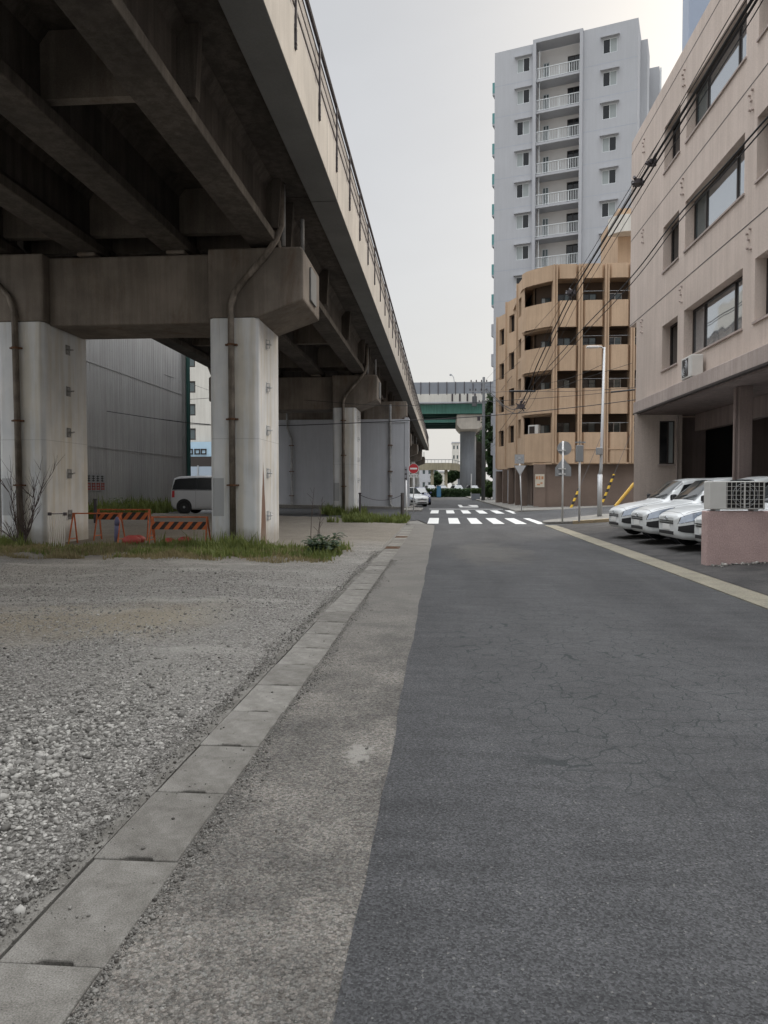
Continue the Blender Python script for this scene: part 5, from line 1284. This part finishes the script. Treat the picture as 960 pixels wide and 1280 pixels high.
# ------------------------------------------------------------------ plants
def blades(name, lb, P, H, mat, w=.012, bend=.5):
    N = len(P); a = RNG.uniform(0, 2*PI, N); H = H[:, None]
    d = np.stack([np.cos(a), np.sin(a), np.zeros(N)], 1); side = np.stack([-np.sin(a), np.cos(a), np.zeros(N)], 1)*(w*RNG.uniform(.6, 1.4, (N, 1)))
    b = bend*RNG.uniform(.2, 1.2, (N, 1)); up = np.array([[0, 0, 1.0]])
    p0, p1, p2 = P, P+up*H*.55+d*H*b*.25, P+up*H*(1-.3*b)+d*H*b*.85
    V = np.stack([p0-side, p0+side, p1+side*.8, p1-side*.8, p2, p2], 1)[:, :5]
    Fq = np.concatenate([np.stack([5*np.arange(N)+i for i in (0, 1, 2)], 1), np.stack([5*np.arange(N)+i for i in (0, 2, 3)], 1), np.stack([5*np.arange(N)+i for i in (3, 2, 4)], 1)])
    return tag(tri_mesh(name, V.reshape(-1, 3), Fq, mat), lb, 'grass', kind='stuff')
def scatter(n, x0, x1, y0, y1, cl=1.3, thr=0.0, seed=0.0):
    X = RNG.uniform(x0, x1, n*3); Y = RNG.uniform(y0, y1, n*3)
    c = np.sin(X*2.3*cl+seed)+np.sin(Y*2.9*cl+1.7*seed)+np.sin((X+Y)*4.1*cl+seed)+RNG.normal(0, .6, n*3)
    ex = np.minimum(np.minimum(X-x0, x1-X), np.minimum(Y-y0, y1-Y))
    k = (c > thr-1.7*np.minimum(ex*1.1, 1)+1.3)
    X, Y = X[k][:n], Y[k][:n]
    return np.stack([X, Y, lot_h(X, Y)-.01], 1)
def grass(lb, n, x0, x1, y0, y1, h, mat, seed, **kw):
    P = scatter(n, x0, x1, y0, y1, seed=seed); H = RNG.lognormal(math.log(h), .4, len(P)).clip(.03, h*2.6)
    return blades('grass', lb, P, H, M[mat], **kw)
grass('dry yellowed grass strip before the left pier', 20000, -12, -5.2, 15.0, 18.2, .08, 'grass_d', 1.0, w=.008)
grass('green grass mixed into the strip before the barricades', 2600, -12, -5.6, 15.4, 18.9, .11, 'grass_g', 2.0, w=.009)
grass('taller green weeds at the foot of the left pier', 1800, -12, -10.0, 16.0, 18.15, .2, 'grass_g', 2.7, w=.012)
grass('lush green grass around the foot of the nearest white pier', 9000, -6.9, -2.2, 14.9, 18.5, .12, 'grass_g', 3.0, w=.011)
grass('tall blades right against the nearest white pier', 1800, -6.7, -3.9, 16.3, 18.3, .24, 'grass_g', 4.0, w=.013)
grass('straw coloured grass fringe near the nearest white pier', 4500, -7, -2.0, 14.6, 17.8, .08, 'grass_d', 5.0, w=.009)
grass('green weeds around the thin white post', 5000, -4.9, -1.5, 30.8, 34.6, .2, 'grass_g', 6.0, w=.02)
grass('weeds round the foot of the second white pier', 2200, -6.4, -4.0, 37.6, 39.4, .3, 'grass_g', 7.0, w=.02)
grass('weeds along the foot of the warehouse wall', 4000, -15.4, -13.6, 29, 40, .4, 'grass_g', 8.0, w=.03)
def leaf_plant(name, lb, loc, h, spread, nst, mat, stem, lw=.1, ll=.3, cat='plant', droop=.6):
    t = thing(name, lb, cat, loc)
    sm, lm = MB(), MB()
    for k in range(nst):
        a = 2*PI*k/nst+random.uniform(-.4, .4); r = spread*random.uniform(.25, .9); hh = h*random.uniform(.5, 1)
        P = [Vector((r*f*math.cos(a)*(.4+.6*f), r*f*math.sin(a)*(.4+.6*f), hh*f*(1.15-.3*f))) for f in np.linspace(0, 1, 6)]
        sm.tube(P, [.012*(1-.6*f) for f in np.linspace(0, 1, 6)], 5)
        for j in range(9):
            f = .25+.75*j/8; p = P[0].lerp(P[-1], f); b = a+random.uniform(-1.6, 1.6); l = ll*random.uniform(.6, 1.15)*(1.2-.5*f); d = Vector((math.cos(b), math.sin(b), random.uniform(.1, .7))).normalized(); s = d.cross(Vector((0, 0, 1))).normalized()*lw*l/ll
            q = p+d*l*.5+Vector((0, 0, .02)); e = p+d*l-Vector((0, 0, droop*l*.4))
            # spiny outline: leaf as a chain of notched quads
            for i in range(4):
                f0, f1 = i/4, (i+1)/4; c0, c1 = (p.lerp(q, f0*2) if f0 < .5 else q.lerp(e, f0*2-1)), (p.lerp(q, f1*2) if f1 <= .5 else q.lerp(e, f1*2-1))
                w0 = math.sin(PI*min(.95, f0*.8+.12)); lm.quad(c0, c0+(c1-c0)*.5+s*w0, c1); lm.quad(c0, c0+(c1-c0)*.5-s*w0, c1)
    sm.build('stem', M[stem], t); lm.build('leaves', M[mat], t)
    return t
p = at(401, 694, z=0); leaf_plant('thistle', 'bushy dark green thistle standing at the edge of the grass by the gravel', (p.x, p.y+.2, 0), .5, .5, 16, 'thistle', 'grass_g', .1, .34)
leaf_plant('weed', 'broad leaved weed growing against the warehouse wall', (at(150, 640, y=33).x, 33, .15), 1.0, .6, 12, 'leaf_mid', 'grass_g', .14, .34)
for px_, y, h, lb in ((396, 16.4, .95, 'dead reddish stalk rising behind the thistle'), (352+36, 19.0, 1.5, 'tall dead stalk right of the nearest pier'), (399, 21.5, 1.2, 'thin brown stalk bending over beyond the nearest pier')):
    x = at(px_, 660, y=y).x; mb = MB(); mb.tube([(0, 0, 0), (.03, 0, h*.5), (.1, .02, h)], [.01, .008, .004], 5)
    for k in range(5): z = h*(.5+.1*k); mb.tube([(.06, 0, z), (.06+random.uniform(-.14, .14), random.uniform(-.1, .1), z+.14)], .004, 4)
    tag(mb.build('dead_stalk', M['twig'], loc=(x, y, gz(x, y))), lb, 'dead stalk')
def bare_shrub(lb, loc, h):
    t = thing('bare_shrub', lb, 'shrub', loc); trunk, tw = MB(), MB()
    def br(mb, p, d, l, r, lev):
        P = [p]; dd = d.copy()
        for k in range(5):
            dd = (dd+Vector((random.uniform(-.16, .16), random.uniform(-.16, .16), random.uniform(-.02, .14)))).normalized(); P.append(P[-1]+dd*l/5)
        mb.tube(P, [r*(1-.75*i/5) for i in range(6)], 5)
        if lev > 0:
            for k in range(7 if lev > 1 else 6):
                i = random.randint(1, 5); nd = (dd+Vector((random.uniform(-1, 1), random.uniform(-.7, .7), random.uniform(-.1, .7)))*.8).normalized()
                br(tw, P[i], nd, l*random.uniform(.35, .6), r*.5, lev-1)
    for d, l in ((Vector((.1, 0, 1)), .9*h), (Vector((-.4, .1, .9)), .75*h), (Vector((.45, -.1, .8)), .7*h), (Vector((-.75, 0, .6)), .5*h)):
        br(trunk, Vector((0, 0, 0)), d.normalized(), l, .024, 2)
    trunk.build('stem', M['twig'], t); tw.build('twigs', M['twig'], t)
p = at(26, 682, y=17.3); bare_shrub('leafless reddish shrub growing before the left pier', (p.x, 17.4, 0), 1.9)

def tree(name, lb, loc, h, cr, mat, seed, trunk_h=.35, group=None, nleaf=2600, ls=.28, sq=1.0):
    rs = np.random.default_rng(seed); t = thing(name, lb, 'tree' if trunk_h > .15 else 'bush', loc, 0, group)
    tr = MB(); tr.tube([(0, 0, -.1), (.1, 0, h*trunk_h), (.0, .1, h*.75)], [h*.022, h*.016, h*.006], 8)
    for k in range(7):
        a = rs.uniform(0, 2*PI); z = h*rs.uniform(trunk_h*.8, .75); tr.tube([(0, 0, z), (math.cos(a)*cr*.4, math.sin(a)*cr*.4, z+h*.08), (math.cos(a)*cr*.75, math.sin(a)*cr*.75, z+h*.17)], [h*.009, h*.006, h*.002], 5)
    tr.build('trunk', M['bark'], t)
    nc = 26; C = rs.normal(0, 1, (nc, 3)); C /= np.linalg.norm(C, axis=1)[:, None]; C *= rs.uniform(.35, .95, (nc, 1))
    C = C*np.array([cr, cr, h*(1-trunk_h)*.5*sq])+np.array([0, 0, h*(trunk_h+(1-trunk_h)*.5)])
    k = rs.integers(0, nc, nleaf); d = rs.normal(0, 1, (nleaf, 3)); d /= np.linalg.norm(d, axis=1)[:, None]
    P = C[k]+d*rs.uniform(.2, 1, (nleaf, 1))**.5*cr*.36
    A = rs.normal(0, 1, (nleaf, 3)); A /= np.linalg.norm(A, axis=1)[:, None]; B = np.cross(A, rs.normal(0, 1, (nleaf, 3))); B /= np.linalg.norm(B, axis=1)[:, None]
    s = ls*rs.uniform(.5, 1.3, (nleaf, 1))
    V = np.stack([P-A*s, P+B*s*.5, P+A*s, P-B*s*.5], 1).reshape(-1, 3)
    tri_mesh('crown', V, np.arange(nleaf*4).reshape(-1, 4), M[mat], t)
    return t
TG = 'trees behind the utility pole'
tree('broadleaf_tree', 'tall dark tree rising behind the utility pole beside the tan house', (7.0, 92, 0), 14.5, 2.3, 'leaf_dark', 3, .2, TG, 5200, .34)
tree('broadleaf_tree', 'lower dark tree in front of the taller one by the utility pole', (6.1, 84, 0), 8.5, 1.5, 'leaf_dark', 4, .15, TG, 3200, .28)
tree('bush', 'green bush at the kerb beside the foot of the utility pole', (5.0, 79, 0), 2.3, .75, 'leaf_mid', 5, .05, None, 1500, .16)
tree('broadleaf_tree', 'round dark tree seen far down the street under the overpass', (2.6, 190, 0), 6.6, 1.9, 'leaf_dark', 6, .3, 'distant trees', 2600, .4)
tree('broadleaf_tree', 'small dark tree far down the street left of the round one', (-1.6, 196, 0), 5.4, 1.6, 'leaf_dark', 8, .3, 'distant trees', 1800, .4)
# clipped hedge across the end of the street
hb = MB(); N = 9000; P = np.stack([RNG.uniform(-4.5, 9, N), RNG.uniform(111.6, 113, N), RNG.uniform(.1, 1.25, N)+.1*np.sin(np.arange(N))], 1)
A = RNG.normal(0, 1, (N, 3)); A /= np.linalg.norm(A, axis=1)[:, None]; B = np.cross(A, RNG.normal(0, 1, (N, 3))); B /= np.linalg.norm(B, axis=1)[:, None]
V = np.stack([P-A*.13, P+B*.08, P+A*.13, P-B*.08], 1).reshape(-1, 3)
HG = thing('hedge', 'low dark hedge closing the end of the street', 'hedge', (0, 0, 0))
tri_mesh('foliage', V, np.arange(N*4).reshape(-1, 4), M['leaf_dark'], HG); MB().box((-4.5, 111.8, 0), (9, 112.8, .9)).build('stems', M['leaf_dark'], HG)

# ------------------------------------------------------------------ far end of the street
OY = 140
OV = thing('overpass', 'green steel overpass with grey sound barriers crossing the end of the street', 'overpass')
zy = lambda py_, y: at(553, py_, y=y).z
zb, zg, zp, zs_, zt_ = zy(517, OY), zy(505, OY), zy(503.5, OY), zy(493.5, OY), zy(479, OY)
MB().box((-75, OY, zb), (80, OY+.5, zg)).build('girder', M['green_steel'], OV)
MB().box((-75, OY+6, zb), (80, OY+6.5, zg)).build('girder', M['green_dark'], OV); MB().box((-75, OY+12, zb), (80, OY+12.5, zg)).build('girder', M['green_dark'], OV)
MB().box((-75, OY-1.4, zg), (80, OY+14, zp)).build('deck', M['conc_wall'], OV); MB().box((-75, OY-1.4, zp), (80, OY-1.1, zs_)).build('parapet', M['white_bld'], OV)
MB().box((-75, OY-1.3, zs_), (80, OY-1.15, zt_)).build('sound_barrier', M['barrier_grey'], OV)
for x in np.arange(-30, 31, 1.62): MB().box((x-.06, OY-1.42, zs_-.2), (x+.06, OY-1.31, zt_+.05)).build('barrier_post', M['rail_dark'], OV)
for k in range(4): MB().box((1.65+k*1.4, OY-1.5, zp+.1), (1.95+k*1.4, OY-1.41, zs_)).build('parapet_bracket', M['rail_dark'], OV)
zb2 = zy(529, OY+28); MB().box((-75, OY+26, zb2), (80, OY+26.5, zb2+2.6)).build('girder', M['green_steel'], OV); MB().box((-75, OY+24.5, zb2+2.6), (80, OY+46, zb2+3.2)).build('deck', M['green_dark'], OV)
for k in (32, 38, 44): MB().box((-75, OY+k, zb2), (80, OY+k+.5, zb2+2.6)).build('girder', M['green_dark'], OV)
pa, pb = at(575, 560, y=OY+8), at(595, 560, y=OY+8); r = (pb.x-pa.x)/2; cx = (pa.x+pb.x)/2
pr = MB().tube([(cx, OY+8, 0), (cx, OY+8, zy(533, OY+6))], r, 28).build('pier', M['pier_grey'], OV, smooth=True)
z0_, z1_ = zy(535, OY+5), zb
MB().extrude_xz([(cx-r*1.5, z1_-.1), (cx+r*1.9, z1_-.1), (cx+r*1.9, z1_-2), (cx+r*1.05, z0_-.6), (cx-r*1.05, z0_-.6), (cx-r*1.5, z1_-2.1)], OY+.6, OY+13).build('cross_head', M['conc_fascia'], pr, bevel=.1)
MB().box((cx+r*1.02, OY+16, 0), (cx+r*1.02+2.4, OY+22, zy(560, OY)+6)).build('rear_pier', M['conc_dark'], OV)
lp = at(568, 478, y=OY+3); SL = thing('overpass_lamp', 'thin curved street lamp standing on the overpass', 'street lamp', (lp.x, OY+3, zs_-.5))
e = at(562.5, 469.5, y=OY+3); dx, hz = e.x-lp.x, e.z-(zs_-.5)
MB().tube([(0, 0, 0), (0, 0, hz*.7), (dx*.15, 0, hz*.9), (dx*.5, 0, hz*1.02), (dx*.8, 0, hz*1.02)], .07, 6).build('pole', M['steel_bare'], SL); MB().box((dx*1.1, -.2, hz-.05), (dx*.6, .2, hz+.3)).build('lamp_head', M['steel_bare'], SL, bevel=.05)
FB = thing('footbridge', 'cream footbridge with a sloping stair crossing under the overpass', 'footbridge', (0, 0, 0))
BY = 168; fz0, fz1 = zy(594, BY), zy(580, BY); f0, f1 = at(538, 0, y=BY).x, at(562, 0, y=BY).x; f2 = at(604, 0, y=BY).x
MB().box((f0-6, BY, fz0+1.2), (f1, BY+2.2, fz0+2.8)).build('deck', M['cream'], FB)
MB().extrude_xz([(f1, fz0+1.2), (f1, fz0+2.8), (f1+2, fz0+2.7), (f2, fz0+.3), (f2, fz0-1.3), (f1+2, fz0+1.1)], BY, BY+2.2).build('stair', M['cream'], FB)
mb = MB(); mb.tube([(f0-6, BY, fz1+1.0), (f1+1, BY, fz1+1.0), (f2, BY, fz0+1.6)], .07, 5)
for x in np.arange(f0-6, f1+1, .8): mb.tube([(x, BY, fz0+2.7), (x, BY, fz1+1.0)], .04, 4)
for f in np.linspace(0, 1, 12): mb.tube([(f1+1+(f2-f1-1)*f, BY, fz0+2.5-2.3*f), (f1+1+(f2-f1-1)*f, BY, fz1+1.0+(fz0+1.6-fz1-1.0)*f)], .04, 4)
mb.build('railing', M['steel_bare'], FB)
for x in (f0+.6, f1-.5, f2-.6): MB().box((x-.35, BY+.6, -.1), (x+.35, BY+1.6, fz0+1.2 if x < f1 else fz0-.6)).build('support', M['cream'], FB)
MB().box((f1+2.2, BY+.3, fz0-3.4), (f2-.5, BY+.5, fz0-.9)).build('side_panel', M['barrier_grey'], FB)
BX = thing('portable_toilet', 'upright blue plastic cabin at the end of the street', 'cabin', (at(548.5, 620, y=108).x, 108, 0))
MB().box((-.32, -.3, 0), (.32, .3, 1.6)).build('cabin', M['blue_box'], BX, bevel=.05); MB().box((-.24, -.33, .1), (.24, -.302, 1.45)).build('door', plain('lighter blue door', (.1, .26, .42), .5), BX); MB().box((-.34, -.32, 1.6), (.34, .32, 1.68)).build('roof', M['blue_box'], BX, bevel=.03)
def far_block(name, lb, x0, x1, y, h, wall, rows, cols, cat='building', d=9):
    t = thing(name, lb, cat, (0, 0, 0)); W_ = x1-x0; hs = []
    for r_ in range(rows):
        for c_ in range(cols):
            a = W_*(c_+.25)/cols; hs.append((a, a+W_*.5/cols, h*(r_+.35)/rows, h*(r_+.75)/rows))
    mb = MB(); holed(mb, (x0, y), (1, 0), W_, 0, h, hs, .2, (0, -1)); mb.quad((x0, y, 0), (x0, y+d, 0), (x0, y+d, h), (x0, y, h)).quad((x1, y, 0), (x1, y+d, 0), (x1, y+d, h), (x1, y, h)).quad((x0, y, h), (x1, y, h), (x1, y+d, h), (x0, y+d, h)).quad((x0, y+d, 0), (x1, y+d, 0), (x1, y+d, h), (x0, y+d, h))
    mb.build('wall', wall, t)
    for hh in hs: window(t, (x0, y), (1, 0), (0, -1), *hh, .18, M['alu'], M['glass_flat'], fw=.08)
    MB().box((x0-.2, y-.2, h), (x1+.2, y+d, h+.35)).build('roof', M['conc_wall'], t)
X = lambda px_, y: at(px_, 0, y=y).x
far_block('distant_house', 'small white house far down the street left of the round dark tree', X(551, 215), X(561, 215), 215, 5.8, M['white_bld'], 2, 2)
far_block('distant_tower', 'pale distant block behind the round overpass pier on its left', X(567, 260), X(576, 260), 260, 17, M['white_bld'], 5, 2)
far_block('distant_office', 'grey blue distant building low between the stair and the hedge', X(575, 190), X(606, 190), 190, 4.2, M['bluegrey'], 1, 6)
far_block('distant_shed', 'dull grey distant building behind the end of the viaduct', X(520, 240), X(549, 240), 240, 8.5, M['conc_wall'], 2, 4)
p = at(589, 622, y=100); tag(MB().tube([(0, 0, 0), (0, 0, 3.2)], .06, 8).tube([(0, 0, 3.2), (0, 0, 3.3)], .08, 8).build('white_post', M['steel_white'], loc=(p.x, 100, 0)), 'thin white post far down the street right of the blue cabin', 'post')
PB = thing('planter', 'low dark planter box at the kerb left of the utility pole foot', 'planter', (3.85, 86, 0))
MB().box((-.5, -.4, 0), (.5, .4, .75)).build('box', M['barrier_grey'], PB, bevel=.03)
lp_ = MB(); 
for k in range(260):
    c = Vector((random.uniform(-.55, .55), random.uniform(-.4, .4), .75+random.uniform(0, .6))); a = Vector((random.gauss(0, 1), random.gauss(0, 1), random.gauss(0, 1))).normalized()*.14; b_ = a.cross(Vector((random.random(), .3, .5))).normalized()*.07
    lp_.quad(c-a, c+b_, c+a, c-b_)
lp_.build('foliage', M['leaf_mid'], PB)
